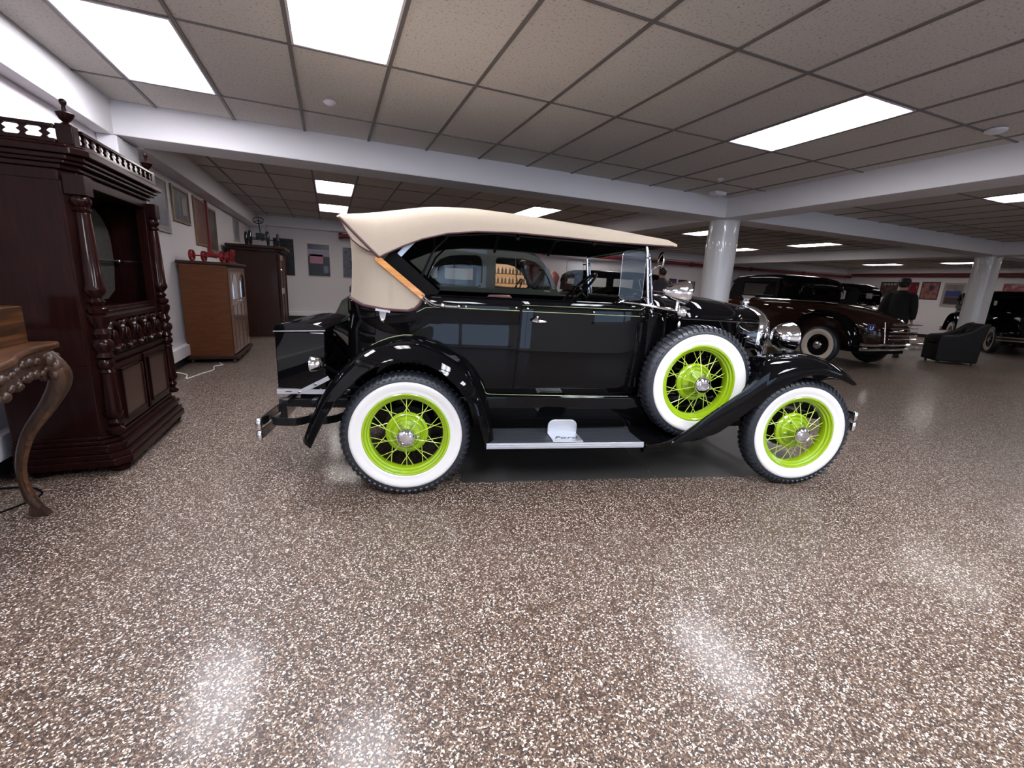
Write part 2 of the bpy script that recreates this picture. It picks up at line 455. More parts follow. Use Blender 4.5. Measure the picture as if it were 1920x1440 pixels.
bars = []
for bi, (bx0, bx1) in enumerate(baysx):
    for (by0, by1, ys) in ((YB+.3, 5.33, ys_near), (5.75, 13.2, ys_far)):
        xl = [X0+.61*i for i in range(-1, 39)]
        if bi == 1: xl = [x+.0 for x in [5.97+.15+.61*i for i in range(0, 12)]] if False else [7.95+.61*i for i in range(-4, 10)]
        if bi == 2: xl = [15.4+.61*i for i in range(-3, 11)]
        xs = split(bx0, bx1, xl); yy = split(by0, by1, ys)
        for x, _ in xs[1:]: bars.append(('y', x, by0, by1))
        for y, _ in yy[1:]: bars.append(('x', y, bx0, bx1))
        for a, b in xs:
            for c, d in yy: cells.append((a, b, c, d))
lit = []
for lx, ly in LIGHTS:
    best = min(cells, key=lambda q: (q[0]-lx)**2+(q[2]-ly)**2)
    if (best[1]-best[0]) > .5 and (best[3]-best[2]) > 1.1 and best not in lit: lit.append(best)
rest = [c for c in cells if c not in lit]
vis = [c for c in rest if c[3] > 1.2]
vis.sort(key=lambda q: ((q[0]+q[1])/2)**2+((q[2]+q[3])/2)**2)
solo = set(vis[:290]); stuffmb = MB(); cache = {}
for c in rest:
    wx, wy = c[1]-c[0]-.012, c[3]-c[2]-.012; cx, cy = (c[0]+c[1])/2, (c[2]+c[3])/2
    if c in solo:
        k = (round(wx, 2), round(wy, 2))
        if k not in cache:
            o = MB().box(-wx/2, wx/2, -wy/2, wy/2, 0, .016).build('ceiling_tile', MT['tile'], ceil, smooth=0, bevel=.003)
            cache[k] = o
        else:
            o = cache[k].copy(); C.objects.link(o); o.parent = ceil
        o.location = (cx, cy, ZC+.008)
    else: stuffmb.box(cx-wx/2, cx+wx/2, cy-wy/2, cy+wy/2, ZC+.008, ZC+.024)
tag(stuffmb.build('far_tiles', MT['tile'], ceil, smooth=0), kind='stuff')
for ax, p, a, b in bars:
    m = MB()
    if ax == 'y': m.box(p-.012, p+.012, a, b, ZC, ZC+.03)
    else: m.box(a, b, p-.010, p+.010, ZC+.002, ZC+.028)
    m.build('grid_bar', MT['grid'], ceil, smooth=0)
lampname = {}
LL = {(-1, 3): 'ceiling light nearest the white side wall, above the tall carved cabinet', (0, 2): 'ceiling light at the top of the photo, second from the side wall',
      (3, 2): 'ceiling light nearest the camera side of the first round column', (8, 2): 'ceiling light past the right edge beam, nearest the right frame edge',
      (0, 8): 'ceiling light over the far left aisle, nearer of the two in line', (0, 10): 'ceiling light over the far left aisle, farther of the two in line',
      (4, 8): 'ceiling light just above the tan car roof', (8, 8): 'ceiling light partly behind the first round column', (11, 8): 'ceiling light above the brown coupe between the columns', (11, 10): 'ceiling light mostly hidden behind the first round column, its end showing', (19, 10): 'small far ceiling light above the posters by the hall corner', (19, 8): 'small far ceiling light cut off by the second round column'}
first = None; seen_ = None
def lkind(q): return 2 if (q[2] > 5 or q[0] > 6) else (0 if q[3] < 1.3 else 1)
for a, b, c, d in sorted(lit, key=lkind):
    if lkind((a, b, c, d)) != seen_: seen_, first = lkind((a, b, c, d)), None
    if first is None:
        root = empty('ceiling_light')
        hw, hh = .297, .60
        fr = MB()
        fr.box(-hw, -hw+.018, -hh, hh, 0, .02).box(hw-.018, hw, -hh, hh, 0, .02).box(-hw, hw, -hh, -hh+.018, 0, .02).box(-hw, hw, hh-.018, hh, 0, .02)
        fr.build('frame', MT['white'], root, smooth=0)
        MB().box(-hw+.016, hw-.016, -hh+.016, hh-.016, .006, .012).build('diffuser', MT[('lampb', 'lampn', 'lamp')[seen_]], root, smooth=0)
        first = root
    else: root = copy_tree(first)
    cx, cy = (a+b)/2, (c+d)/2
    root.location = (cx, cy, ZC+.001)
    key = None
    for (kx, ky), t in LL.items():
        if abs(cx-.3-kx) < 1.0 and abs(cy-.61-ky) < .9 and t not in lampname: key = t; break
    if key: lampname[key] = 1
    tag(root, key or 'unseen fluorescent ceiling light panel, added out of frame or hidden by the canvas roof', 'ceiling light', 'fluorescent ceiling lights')
# small ceiling fittings
def fitting(x, y, name, label, r=.05):
    o = MB().lathe([(r, 0), (r, -.012), (r*.5, -.03), (.0, -.032)], (x, y, ZC), n=20).build(name, MT['white'])
    tag(o, label, 'ceiling fitting')
fitting(.05, 4.35, 'sprinkler_cover', 'small round white sprinkler cover on ceiling tile near the beam')
fitting(5.0, 2.2, 'smoke_detector', 'round flat detector on the ceiling near the right frame edge', .07)
fitting(4.5, 4.5, 'sprinkler_cover', 'small round sprinkler plate near the first column corner', .04)
tag(MB().box(4.95, 5.15, 5.0, 5.12, ZC-.05, ZC).build('exit_box', MT['white'], smooth=0, bevel=.008), 'small white box fitting on the ceiling at the beam corner', 'ceiling fitting')
# red sprinkler pipe
p = MB(); p.tube([(.25, 13.1, 2.28), (5, 13.1, 2.28), (XR-.25, 13.1, 2.28)], .055, 10); 
o = p.build('sprinkler_pipe', MT['redpipe']); tag(o, 'red sprinkler pipe running under the ceiling of the far wall', 'pipe')
for x in (.3, 3.3, 6.3, 9.3, 12.3, 15.3, 18.3): MB().lathe([(.075, -.05), (.075, .05)], (x, 13.1, 2.28), 'x', 12).build('coupling', MT['redpipe'], o)
o = MB().tube([(XR-.2, 13.05, 2.36), (XR-.2, 5, 2.36), (XR-.2, YB+.5, 2.36)], .055, 10).build('sprinkler_pipe', MT['redpipe'])
tag(o, 'red sprinkler pipe along the right-hand end wall above the posters', 'pipe')
# ------------------------------------------------------------------ the main car
CARA = rad(9.504)-YAW
CAR0 = (.3805, 2.4833, 0)
BL, CH = MT['black'], MT['chrome']
car = empty('touring_car', CAR0, CARA)
tag(car, 'black open touring car with lime green wire wheels and tan canvas top', 'car')
YC = .71
def mir(y, far): return 2*YC-y if far else y

def make_wheel(parent, loc, rz=0, treads=62):
    tp = [(.245, -.040), (.262, -.052), (.300, -.063), (.328, -.062), (.347, -.0535), (.361, -.040), (.3655, 0), (.361, .040), (.347, .0535), (.328, .062), (.30, .063), (.262, .052), (.245, .040)]
    m = MB().lathe(tp, (0, 0, 0), 'y', 64, closed=True)
    for k in range(treads*2):
        for sgn in (-1, 1):
            a = 2*PI*(k+.5*(sgn > 0))/(treads*2)
            if k % 2: continue
            d = PI/(treads)*.40
            vs = []
            for (r, y) in ((.340, .0640), (.3535, .0590), (.3665, .0440), (.3695, .008)):
                for e in (-d, d): vs.append((r*cos(a+e), sgn*y, -r*sin(a+e)))
            b_ = [(v[0]*.965, v[1]*.86, v[2]*.965) for v in vs]
            m.add(vs+b_, [(0, 1, 3, 2), (2, 3, 5, 4), (4, 5, 7, 6), (0, 2, 10, 8), (2, 4, 12, 10), (4, 6, 14, 12), (1, 9, 11, 3), (3, 11, 13, 5), (5, 13, 15, 7), (6, 7, 15, 14), (0, 8, 9, 1)])
    W = m.build('wheel', MT['rubber'], parent, smooth=50)
    W.location = loc; W.rotation_euler = (0, 0, rz)
    MB().lathe([(.240, -.046), (.252, -.0535), (.270, -.060), (.292, -.0655), (.312, -.0665), (.3155, -.060)], (0, 0, 0), 'y', 64).build('whitewall', MT['whitewall'], W, smooth=50) if False else \
    MB().grid([[(r*cos(2*PI*k/64), y, -r*sin(2*PI*k/64)) for k in range(64)] for r, y in [(.240, -.044), (.246, -.052), (.258, -.0575), (.261, -.0565), (.278, -.0635), (.300, -.0675), (.314, -.0665), (.3165, -.062)]], True).build('whitewall', MT['whitewall'], W, smooth=60)
    rp = [(.248, -.046), (.250, -.052), (.244, -.055), (.236, -.053), (.232, -.044), (.222, -.040), (.219, -.030), (.210, -.026), (.206, -.012), (.206, .012), (.210, .026), (.219, .030), (.222, .040), (.232, .044), (.248, .052), (.252, .040), (.214, .0), (.240, -.038)]
    MB().lathe(rp, (0, 0, 0), 'y', 64, closed=True).build('rim', MT['lime'], W, smooth=35)
    MB().lathe([(0, .03), (.112, .03), (.122, .022), (.1225, .008), (.116, .000), (.108, -.004), (.106, .002), (.094, .004), (.090, -.006), (.083, -.011), (.078, -.006), (.050, -.010), (.046, -.05), (.050, -.088), (.0, -.088)], (0, 0, 0), 'y', 40).build('hub', MT['lime'], W, smooth=35)
    MB().lathe([(.053, -.078), (.055, -.090), (.053, -.099), (.043, -.110), (.030, -.116), (.027, -.113), (.012, -.114), (0, -.114)], (0, 0, 0), 'y', 32).build('hub_cap', MT['chrome'], W, smooth=40)
    nut = None
    for k in range(5):
        a = rad(72*k+20)
        if nut is None: nut = MB().lathe([(.0085, 0), (.0085, -.012), (.006, -.017), (0, -.018)], (0, 0, 0), 'y', 8).build('lug_nut', MT['chrome'], W)
        else: nut = nut.copy(); C.objects.link(nut); nut.parent = W
        nut.location = (.066*cos(a), -.008, -.066*sin(a))
    base = {}
    for k in range(30):
        kind = 0 if k % 3 == 0 else (1 if k % 3 == 1 else 2)
        if kind == 0: ar, ah, rh, yh, yr = 0, 0, .046, -.072, -.008
        elif kind == 1: ar, ah, rh, yh, yr = 10, -10, .117, .010, .006
        else: ar, ah, rh, yh, yr = -10, 10, .117, .016, .006
        if kind not in base:
            o = MB().tube([(rh*cos(rad(ah)), yh, -rh*sin(rad(ah))), (.208*cos(rad(ar)), yr, -.208*sin(rad(ar)))], .0024, 5).build('spoke', MT['spoke'], W)
            base[kind] = o
        else:
            o = base[kind].copy(); C.objects.link(o); o.parent = W
        o.rotation_euler = (0, rad(36*(k//3)+18), 0)
    return W
wheel0 = make_wheel(car, (0, 0, .3715))
def put_wheel(loc, rz):
    c = copy_tree(wheel0, car); c.location = loc; c.rotation_euler = (0, rad(31*len(car.children)), 0) if False else (0, 0, rz); return c
fw = put_wheel((2.545, .0, .3715), rad(-3.5))
sp_ = put_wheel((1.815, .066, .683), 0); sp_['label'] = 'spare wire wheel in front fender well'
put_wheel((0, 1.42, .3715), PI); put_wheel((2.545, 1.42, .3715), PI-.06)

# body tub
plan = [(1.47, .118), (1.2, .102), (.9, .10), (.5, .10), (.2, .10), (0, .105), (-.12, .112), (-.2, .128), (-.27, .16), (-.325, .21), (-.355, .28), (-.372, .37), (-.38, .5), (-.383, .62), (-.383, .71)]
def ztop(x):
    return interp([(-.4, 1.115), (-.32, 1.115), (-.25, 1.078), (-.12, 1.060), (.0, 1.058), (.04, 1.075), (.075, 1.12), (.11, 1.155), (1.6, 1.155)], x)
def full(plan): return plan + [(x, 2*YC-y) for x, y in reversed(plan[:-1])]
fp = full([tuple(p) for p in smoothpts([(x, y, 0) for x, y in plan], 3)] and [(p.x, p.y) for p in smoothpts([(x, y, 0) for x, y in plan], 3)])
def normal2(pts, i):
    a = pts[max(i-1, 0)]; b = pts[min(i+1, len(pts)-1)]
    t = Vector((b[0]-a[0], b[1]-a[1])).normalized(); return Vector((t.y, -t.x))   # points inward or out, fixed below
cen = Vector((.6, YC))
rows = []
VP = [(0, .040), (.05, .022), (.2, .006), (.45, -.004), (.7, 0), (.84, .006), (.86, .000), (.985, .000), (1, .010)]
for t, off in VP:
    row = []
    for i, (x, y) in enumerate(fp):
        n = normal2(fp, i)
        if n.dot(cen-Vector((x, y))) < 0: n = -n
        zt = ztop(x); z = .565+(zt-.565)*t
        row.append((x+n.x*off, y+n.y*off, z))
    rows.append(row)
MB().grid(rows).build('body_shell', BL, car, smooth=50, solid=.012)
# top rail of the tub, floor and inner trim
MB().tube([(x, y+(.016 if y < YC else -.016), ztop(x)) for x, y in fp if x > .09 and y < YC], .011, 8).build('door_rail', BL, car)
MB().tube([(x, y+(.016 if y < YC else -.016), ztop(x)) for x, y in fp if x > .09 and y > YC], .011, 8).build('door_rail', BL, car)
MB().box(-.34, 1.5, .16, 1.26, .56, .60).build('floor_pan', MT['matte'], car, smooth=0)
# doors: thin proud panels
def side_panel(name, x0, x1, z0, z1, y, far=False, m=BL, skew=0):
    g = []
    for j in range(9):
        t = j/8; z = z0+(z1-z0)*t
        tt = (z-.565)/(1.155-.565); off = interp([(a, b) for a, b in VP], tt)
        g.append([(x0+(x1-x0)*i/8 - skew*(1-t), mir(interp([(a, b) for a, b in sorted(plan)], x0+(x1-x0)*i/8)+off-.009, far), z) for i in range(9)])
    return MB().grid(g).build(name, m, car, smooth=50, solid=.006, bevel=.002)
dr = side_panel('door', .652, 1.405, .575, 1.150, .1, skew=.022); tag(dr, 'near side front door with chrome handle')
side_panel('door', .652, 1.405, .575, 1.150, .1, far=True, skew=.02)
h = MB().lathe([(.013, .0), (.013, -.01), (.007, -.014), (.007, -.04), (.010, -.045)], (.745, .092, 1.042), 'y', 12)
h.tube([(.715, .045, 1.043), (.73, .043, 1.042), (.76, .042, 1.040), (.80, .045, 1.037)], [.006, .011, .010, .005], 8)
h.sphere((.745, .045, 1.063), .008); h.build('handle', CH, dr)
MB().tube([(1.418, .092, 1.05), (1.418, .092, .93)], .005, 8).build('door_hinge', MT['blackm'], dr)
MB().tube([(1.418, .10, .70), (1.418, .10, .64)], .005, 8).build('door_hinge', MT['blackm'], dr)
# pinstripes
def stripe(pts, r=.0015, far=False): MB().tube([(p[0], mir(p[1], far), p[2]) for p in pts], r, 5).build('pinstripe', MT['limeline'], car)
stripe([(x, .0985, 1.128) for x in (.10, .4, .645)]); stripe([(x, .092, 1.127) for x in (.66, 1.0, 1.33, 1.40)]+[(1.425, .095, 1.14), (1.44, .1, 1.165)])
stripe([(.05, .094, 1.063), (.10, .094, 1.090), (.2, .093, 1.096), (.4, .092, 1.094), (.645, .092, 1.093)])
stripe([(.66, .087, 1.092), (1.0, .087, 1.090), (1.40, .092, 1.088)]); stripe([(1.42, .10, 1.087), (1.6, .20, 1.080), (1.75, .235, 1.078)])
stripe([(x, y-.003 if x > -.3 else y, ztop(x)-.012) for x, y in fp if x < .05 and y < 1.0], .0020)
stripe([(.49, .117, .578), (.64, .109, .577), (1.0, .106, .575), (1.39, .112, .573)])
# lower sill apron to running board, and frame
for far in (False, True):
    g = [[(x, mir(y, far), z) for x in (-.35, .2, .46, .9, 1.4, 1.9, 2.5)] for y, z in ((.135, .575), (.125, .55), (.15, .47), (.14, .36))]
    MB().grid(g).build('splash_apron', MT['black'], car, solid=.006, smooth=40)
MB().box(-.7, 2.75, .42, .50, .40, .50).box(-.7, 2.75, .92, 1.0, .40, .50).build('chassis_rail', MT['blackm'], car, smooth=0, bevel=.005)
MB().tube([(0, .08, .37), (0, 1.34, .37)], .03, 10).sphere((0, .71, .37), .12).build('rear_axle', MT['blackm'], car)
MB().tube([(2.545, .08, .36), (2.545, .3, .30), (2.545, 1.12, .30), (2.545, 1.34, .36)], .022, 8).build('front_axle', MT['blackm'], car)
MB().tube([(1.95, .3, .42), (2.4, .12, .36)], .014, 8).tube([(2.40, .12, .36), (2.44, 1.3, .34)], .011, 8).build('steering_link', MT['blackm'], car)
for y in (.10, 1.32): MB().lathe([(.0, .02), (.14, .02), (.145, .0), (.14, -.02), (0, -.02)], (0, y, .3715), 'y', 28).build('brake_drum', MT['blackm'], car); MB().lathe([(.0, .02), (.13, .02), (.135, .0), (.13, -.02), (0, -.02)], (2.545, y, .3715), 'y', 28).build('brake_drum', MT['blackm'], car)
# running boards
for far in (False, True):
    rb = MB().box(.44, 1.41, *sorted((mir(-.135, far), mir(.14, far))), .325, .345).build('running_board', BL, car, smooth=0, bevel=.004)
    t = MB().box(.455, 1.40, *sorted((mir(-.128, far), mir(.138, far))), .345, .350)
    for k in range(9):
        y = -.12+.028*k; t.box(.455, 1.40, *sorted((mir(y, far), mir(y+.014, far))), .350, .352)
    t.build('rubber_mat', MT['mat_rubber'], rb, smooth=0)
    m = MB()
    for z0, z1, y in ((.319, .327, -.142), (.3275, .3365, -.145), (.337, .346, -.142), (.346, .352, -.139)): m.box(.452, 1.408, *sorted((mir(y, far), mir(-.132, far))), z0, z1)
    m.build('edge_trim', MT['alu'], rb, smooth=0, bevel=.001)
    if not far:
        st = MB()
        pl = [(.845, -.128), (1.03, -.128), (1.03, .02), (.845, .02)]
        st.prism(pl, .352, .359, 'z')
        kick = [(.845, .355)]+[(.845, .40)]+arc(.885, .405, .04, 180, 90, 5)+arc(.99, .405, .04, 90, 0, 5)+[(1.03, .355)]
        st.prism(kick, .016, .022, 'y')
        so = st.build('step_plate', MT['alu'], rb, smooth=0, bevel=.002)
        lt = bpy.data.curves.new('lettering', 'FONT'); lt.body = 'Ford'; lt.size = .05; lt.extrude = .001; lt.align_x = 'CENTER'; lt.shear = .3
        t_ = bpy.data.objects.new('t', lt); C.objects.link(t_); bpy.context.view_layer.update()
        me_ = bpy.data.meshes.new_from_object(t_.evaluated_get(bpy.context.evaluated_depsgraph_get())); bpy.data.objects.remove(t_)
        me_.materials.clear(); me_.materials.append(MT['dark'])
        lo = bpy.data.objects.new('lettering', me_); C.objects.link(lo); lo.parent = rb; lo.location = (.935, -.085, .3592); lo.scale = (1.5, 1.1, 1)
# fenders
def fender_grid(outer, inner, yo, yi, bulge, far, name, lip=.0, flange=.03, n=9):
    # outer / inner: matching lists of (x, z); the sheet bulges away from the wheel between them
    P = smoothpts([(a[0], 0, a[1]) for a in outer], 3); Q = smoothpts([(a[0], 0, a[1]) for a in inner], 3)
    rows = []
    for i, (p, q) in enumerate(zip(P, Q)):
        a = P[max(i-1, 0)]; b = P[min(i+1, len(P)-1)]; t = (b-a).normalized(); nrm = Vector((t.z, 0, -t.x))
        if nrm.dot(p-Vector((CX, 0, .37))) < 0: nrm = -nrm
        row = [(p.x-nrm.x*.004, mir(yo+.012, far), p.z-nrm.z*.004)]
        for j in range(n):
            s = j/(n-1); f = sin(PI*min(1, s*.5+.0))
            bz = bulge*(1-(1-min(1, s/.45))**2.4) if s < .45 else bulge*(1-((s-.45)/.55)**2*.9)
            base = p.lerp(q, s)
            row.append((base.x+nrm.x*bz, mir(yo+(yi-yo)*(s**1.25), far), base.z+nrm.z*bz))
        rows.append(row)
    return MB().grid(rows).build(name, BL, car, smooth=60, solid=.004)
CX = 0
RO = [(-.50, .335), (-.45, .44), (-.385, .56), (-.30, .665), (-.19, .765), (-.04, .822), (.11, .808), (.26, .705), (.38, .545), (.43, .41), (.452, .318)]
RI = [(-.53, .345), (-.49, .46), (-.43, .60), (-.34, .735), (-.20, .855), (-.02, .918), (.17, .885), (.34, .78), (.43, .63), (.455, .48), (.470, .335)]
RFs = []
for far in (False, True): RFs.append(fender_grid(RO, RI, -.135, .115, .045, far, 'rear_fender'))
RF = RFs[0]
MB().tube([(x+.003, .098, z+.006) for x, z in RI[3:9]]+[(.475, .108, .585)], .003, 6).build('fender_stripe', MT['limeline'], car) if False else stripe([tuple(v) for v in smoothpts([(x, .100, z+.012) for x, z in RI[3:8]]+[(.435, .104, .65), (.462, .11, .59), (.49, .117, .578)], 4)], .0018)
MB().tube([(p[0], -.133, p[1]) for p in [(v.x, v.z) for v in smoothpts([(a, 0, b) for a, b in RO], 4)]], .006, 6).build('fender_bead', BL, RF)
MB().prism([(-.33, .5), (-.2, .68), (-.04, .8), (.1, .8), (.25, .7), (.36, .52), (.40, .36), (.3, .36), (.2, .62), (0, .7), (-.2, .56), (-.33, .36)], .128, .134, 'y').build('inner_fender', MT['matte'], car, smooth=0)
# front fender: outer skirt + crown
FA = [(1.42, .318), (1.52, .322), (1.62, .335), (1.72, .365), (1.80, .382), (1.88, .405), (1.95, .452), (2.01, .497), (2.08, .556), (2.15, .610), (2.24, .682), (2.34, .738), (2.45, .778), (2.55, .786), (2.65, .768), (2.74, .742), (2.79, .722)]
FB = [(1.42, .342), (1.52, .350), (1.60, .375), (1.70, .440), (1.80, .515), (1.90, .590), (1.98, .648), (2.06, .705), (2.13, .765), (2.20, .812), (2.29, .838), (2.40, .850), (2.50, .852), (2.60, .836), (2.68, .808), (2.75, .772), (2.795, .730)]
FC = [(1.42, .335), (1.53, .32), (1.62, .31), (1.72, .31), (1.82, .32), (1.92, .36), (2.00, .44), (2.09, .60), (2.17, .755), (2.22, .825), (2.32, .862), (2.44, .880), (2.55, .884), (2.67, .866), (2.78, .826), (2.87, .772), (2.935, .705)]
def front_fender(far):
    A, B, D = [smoothpts([(x, 0, z) for x, z in q], 3) for q in (FA, FB, FC)]
    rows = []; N = len(A)
    for i in range(N):
        a, b, d = A[i], B[i], D[i]; t = i/(N-1)*16
        k = min(1, max(0, (t-6.5)/2))        # 0 in the wheel well, 1 on the crown
        m_ = a.lerp(b, .5)
        r = [(a.x, mir(-.122, far), a.z-.002), (a.x, mir(-.140, far), a.z), (m_.x+.004*k, mir(-.149, far), m_.z+.004), (b.x, mir(-.136, far), b.z-.006)]
        c1 = b.lerp(d, .5)
        wellz = lambda q: b.z-q*(1-k)
        r += [(b.x+(c1.x-b.x)*.5*k, mir(-.120+.03*k, far), (b.z-.012)*(1-k)+(b.z*.45+c1.z*.55+.012)*k),
              (c1.x*k+b.x*(1-k), mir(-.105+.06*k, far), (b.z-.07)*(1-k)+(c1.z+.012)*k),
              (d.x, mir(-.03+.04*k, far), d.z), (d.x+.02*k, mir(.09+.0*k, far), d.z+.002*k), (d.x+.01*k, mir(.19, far), d.z+.06*(1-k)-.012*k), (d.x-.03*k, mir(.27, far), d.z+.10*(1-k)-.05*k)]
        rows.append(r)
    return MB().grid(rows).build('front_fender', BL, car, smooth=60, solid=.004)
for far in (False, True): front_fender(far)
for far in (False, True):
    MB().prism([(1.9, .42), (2.1, .60), (2.2, .73), (2.35, .81), (2.52, .83), (2.6, .8), (2.75, .6), (2.2, .42)], *sorted((mir(.27, far), mir(.276, far))), 'y').build('inner_fender', MT['matte'], car, smooth=0)
# cowl and hood
def sec(x, wd, zs, zc, zl, n=10, p=2.3):
    pts = [(x, YC-wd, zl), (x, YC-wd, (zl+zs)/2), (x, YC-wd, zs-.012), (x, YC-wd-.004, zs-.004), (x, YC-wd-.004, zs+.004)]
    for i in range(1, n):
        a = PI/2*i/n; pts.append((x, YC-wd*cos(a)**(2/p), zs+(zc-zs)*sin(a)**(2/p)))
    return pts + [(x, YC, zc)] + [(q[0], 2*YC-q[1], q[2]) for q in reversed(pts)]
MB().grid([sec(1.455, .592, 1.10, 1.262, .57), sec(1.56, .555, 1.088, 1.256, .57), sec(1.75, .475, 1.078, 1.242, .60)]).build('cowl', BL, car, smooth=50, solid=.004)
MB().grid([sec(1.758, .474, 1.075, 1.240, .64), sec(1.95, .42, 1.070, 1.228, .66), sec(2.2, .35, 1.063, 1.205, .70), sec(2.505, .262, 1.052, 1.160, .74)]).build('hood', BL, car, smooth=50, solid=.004)
MB().tube([(1.758, YC, 1.246), (2.2, YC, 1.211), (2.50, YC, 1.166)], .006, 6).build('hood_hinge', CH, car)
MB().tube([(1.76, YC-.478, 1.073), (2.2, YC-.355, 1.062), (2.50, YC-.267, 1.052)], .0035, 6).build('hood_moulding', MT['chromed'], car)
lv = MB()
for k in range(14):
    x = 1.92+.036*k; y = YC-interp([(1.758, .474), (1.95, .42), (2.2, .35), (2.505, .262)], x)
    lv.tube([(x, y-.004, .80), (x, y-.006, .97)], .006, 6)
lv.build('louvres', BL, car)
lt_ = MB().tube([(2.33, .355, .95), (2.36, .35, .955), (2.40, .352, .94)], .007, 8).lathe([(.012, 0), (.012, -.02), (.004, -.024)], (2.36, .37, .955), 'y', 10)
lt_.build('hood_latch', CH, car)
# radiator shell
rs = [(0, 1.168), (.07, 1.163), (.14, 1.143), (.20, 1.108), (.243, 1.06), (.262, 1.00), (.266, .92), (.262, .80), (.250, .68), (.23, .60)]
def rad_ring(x, k, dz=0): 
    h = [(x, YC-a*k, (b-.85)*k+.85+dz) for a, b in rs]; return [(q[0], 2*YC-q[1], q[2]) for q in reversed(h[1:])] + h
MB().grid([rad_ring(2.50, .985), rad_ring(2.51, 1.0), rad_ring(2.56, 1.01), rad_ring(2.600, 1.0), rad_ring(2.612, .96), rad_ring(2.606, .90), rad_ring(2.59, .88)]).build('radiator_shell', CH, car, smooth=50, solid=.003)
g = rad_ring(2.585, .9); MB().add(g, [tuple(range(len(g)))]).build('radiator_core', MT['dark'], car, smooth=0)
cap = MB().lathe([(.03, 1.150), (.034, 1.168), (.024, 1.176), (.026, 1.186), (.036, 1.19), (.036, 1.202), (.018, 1.206), (.014, 1.215), (0, 1.217)], (2.555, YC, 0), 'z', 20)
cap.loft([[(2.53+a, YC-w_, z), (2.53+a, YC+w_, z), (2.53+b, YC+w_, z), (2.53+b, YC-w_, z)] for a, b, w_, z in ((.005, .04, .012, 1.20), (.0, .055, .014, 1.222), (-.012, .075, .012, 1.238), (-.02, .085, .008, 1.248))])
cap.tube([(2.60, YC, 1.240), (2.632, YC, 1.243)], .006, 8).build('radiator_cap', CH, car)
# headlights
for far in (False, True):
    y = mir(.355, far)
    hl = MB().lathe([(0, -.112), (.028, -.109), (.055, -.098), (.082, -.075), (.100, -.042), (.108, 0), (.111, .004), (.112, .016), (.104, .022)], (2.675, y, .962), 'x', 32).build('headlight', CH, car)
    MB().lathe([(.104, .020), (.07, .034), (0, .04)], (2.675, y, .962), 'x', 32).build('lens', MT['whitewall'], hl)
    MB().tube([(2.675, y, .856), (2.67, y, .80)], .014, 8).build('bracket', MT['blackm'], hl)
hb = [tuple(p) for p in smoothpts([(2.66, .355, .852), (2.61, .40, .80), (2.57, .48, .79), (2.56, .6, .83), (2.63, .71, .82), (2.56, .82, .83), (2.57, .94, .79), (2.61, 1.02, .80), (2.66, 1.065, .852)], 4)]
MB().tube(hb, .009, 8).build('headlight_bar', CH, car)
# bumpers
def bumper(x, zs, name, sgn):
    for z in zs:
        MB().bar((x, -.02, z), (x, .2, z), .012, .048).bar((x, .2, z), (x, 1.22, z), .012, .048).bar((x, 1.22, z), (x, 1.44, z), .012, .048).tube([(x, -.028, z-.033), (x, -.028, z-.026), (x, -.028, z+.026), (x, -.028, z+.031)], [.008, .016, .016, .010], 12).tube([(x, 1.445, z-.027), (x, 1.445, z+.027)], .016, 12).build(name, CH, car, smooth=50)
    for y in (.33, 1.09):
        MB().bar((x-.012*sgn, y, zs[0]-.03), (x-.012*sgn, y, zs[1]+.03), .03, .03, (0, 1, 0)).build('bumper_clamp', MT['blackm'], car, smooth=0)
bumper(-.785, (.368, .436), 'rear_bumper', -1)
bumper(2.975, (.408, .482), 'front_bumper', 1)
for y0, s in ((.22, 1), (1.2, -1)):
    pth = [(v.x, v.y, .42) for v in smoothpts([(-.77, y0-.10*s, 0), (-.73, y0-.15*s, 0), (-.62, y0-.16*s, 0), (-.55, y0-.10*s, 0), (-.50, y0-.14*s, 0), (-.42, y0-.10*s, 0), (-.34, y0+.05*s, 0), (-.30, y0+.2*s, 0)], 4)]
    m = MB()
    for a, b in zip(pth, pth[1:]): m.bar(a, b, .008, .045)
    m.lathe([(.022, -.028), (.022, .028)], (-.545, y0-.10*s, .42), 'z', 14).build('bumper_arm', MT['blackm'], car, smooth=30)
    m = MB()
    for z in (.408, .482): m.bar((2.96, y0-.02, z), (2.72, y0+.12*s, z), .01, .045)
    m.build('bumper_arm', MT['blackm'], car, smooth=0)
m = MB().box(-.79, -.30, .30, .34, .44, .49).box(-.79, -.30, 1.06, 1.10, .44, .49)
m.bar((-.72, .2, .50), (-.72, 1.2, .50), .03, .02).bar((-.56, .2, .50), (-.56, 1.2, .50), .03, .02)
m.build('rack_frame', MT['blackm'], car, smooth=0, bevel=.003)
# trunk and rack
tr = MB().box(-.788, -.505, .30, 1.10, .557, .905).build('trunk', BL, car, smooth=0, bevel=.006); tag(tr, 'black luggage trunk on the rear rack')
lid = [(-.792, .905), (-.792, .928), (-.775, .945), (-.72, .957), (-.65, .963), (-.58, .958), (-.52, .943), (-.498, .930), (-.498, .905)]
MB().prism(lid, .296, 1.104, 'y').build('lid', BL, tr, smooth=50, bevel=.003)
MB().bar((-.792, .294, .906), (-.498, .294, .918), .004, .005).build('lid_seam', MT['chromed'], tr)
MB().sphere((-.62, .294, .935), .006, 8, 6).build('lid_stud', MT['blackm'], tr)
rk = MB().box(-.79, -.50, .282, .287, .527, .556).box(-.79, -.50, .287, .31, .527, .531).build('rack_rail', MT['alu'], car, smooth=0)
MB().bar((-.655, .277, .540), (-.485, .277, .632), .004, .026).build('rack_brace', MT['alu'], rk)
for x, z in ((-.66, .540), (-.565, .590)): MB().lathe([(.008, 0), (.008, -.006), (.004, -.010), (0, -.010)], (x, .275, z), 'y', 10).build('bolt', MT['chromed'], rk)
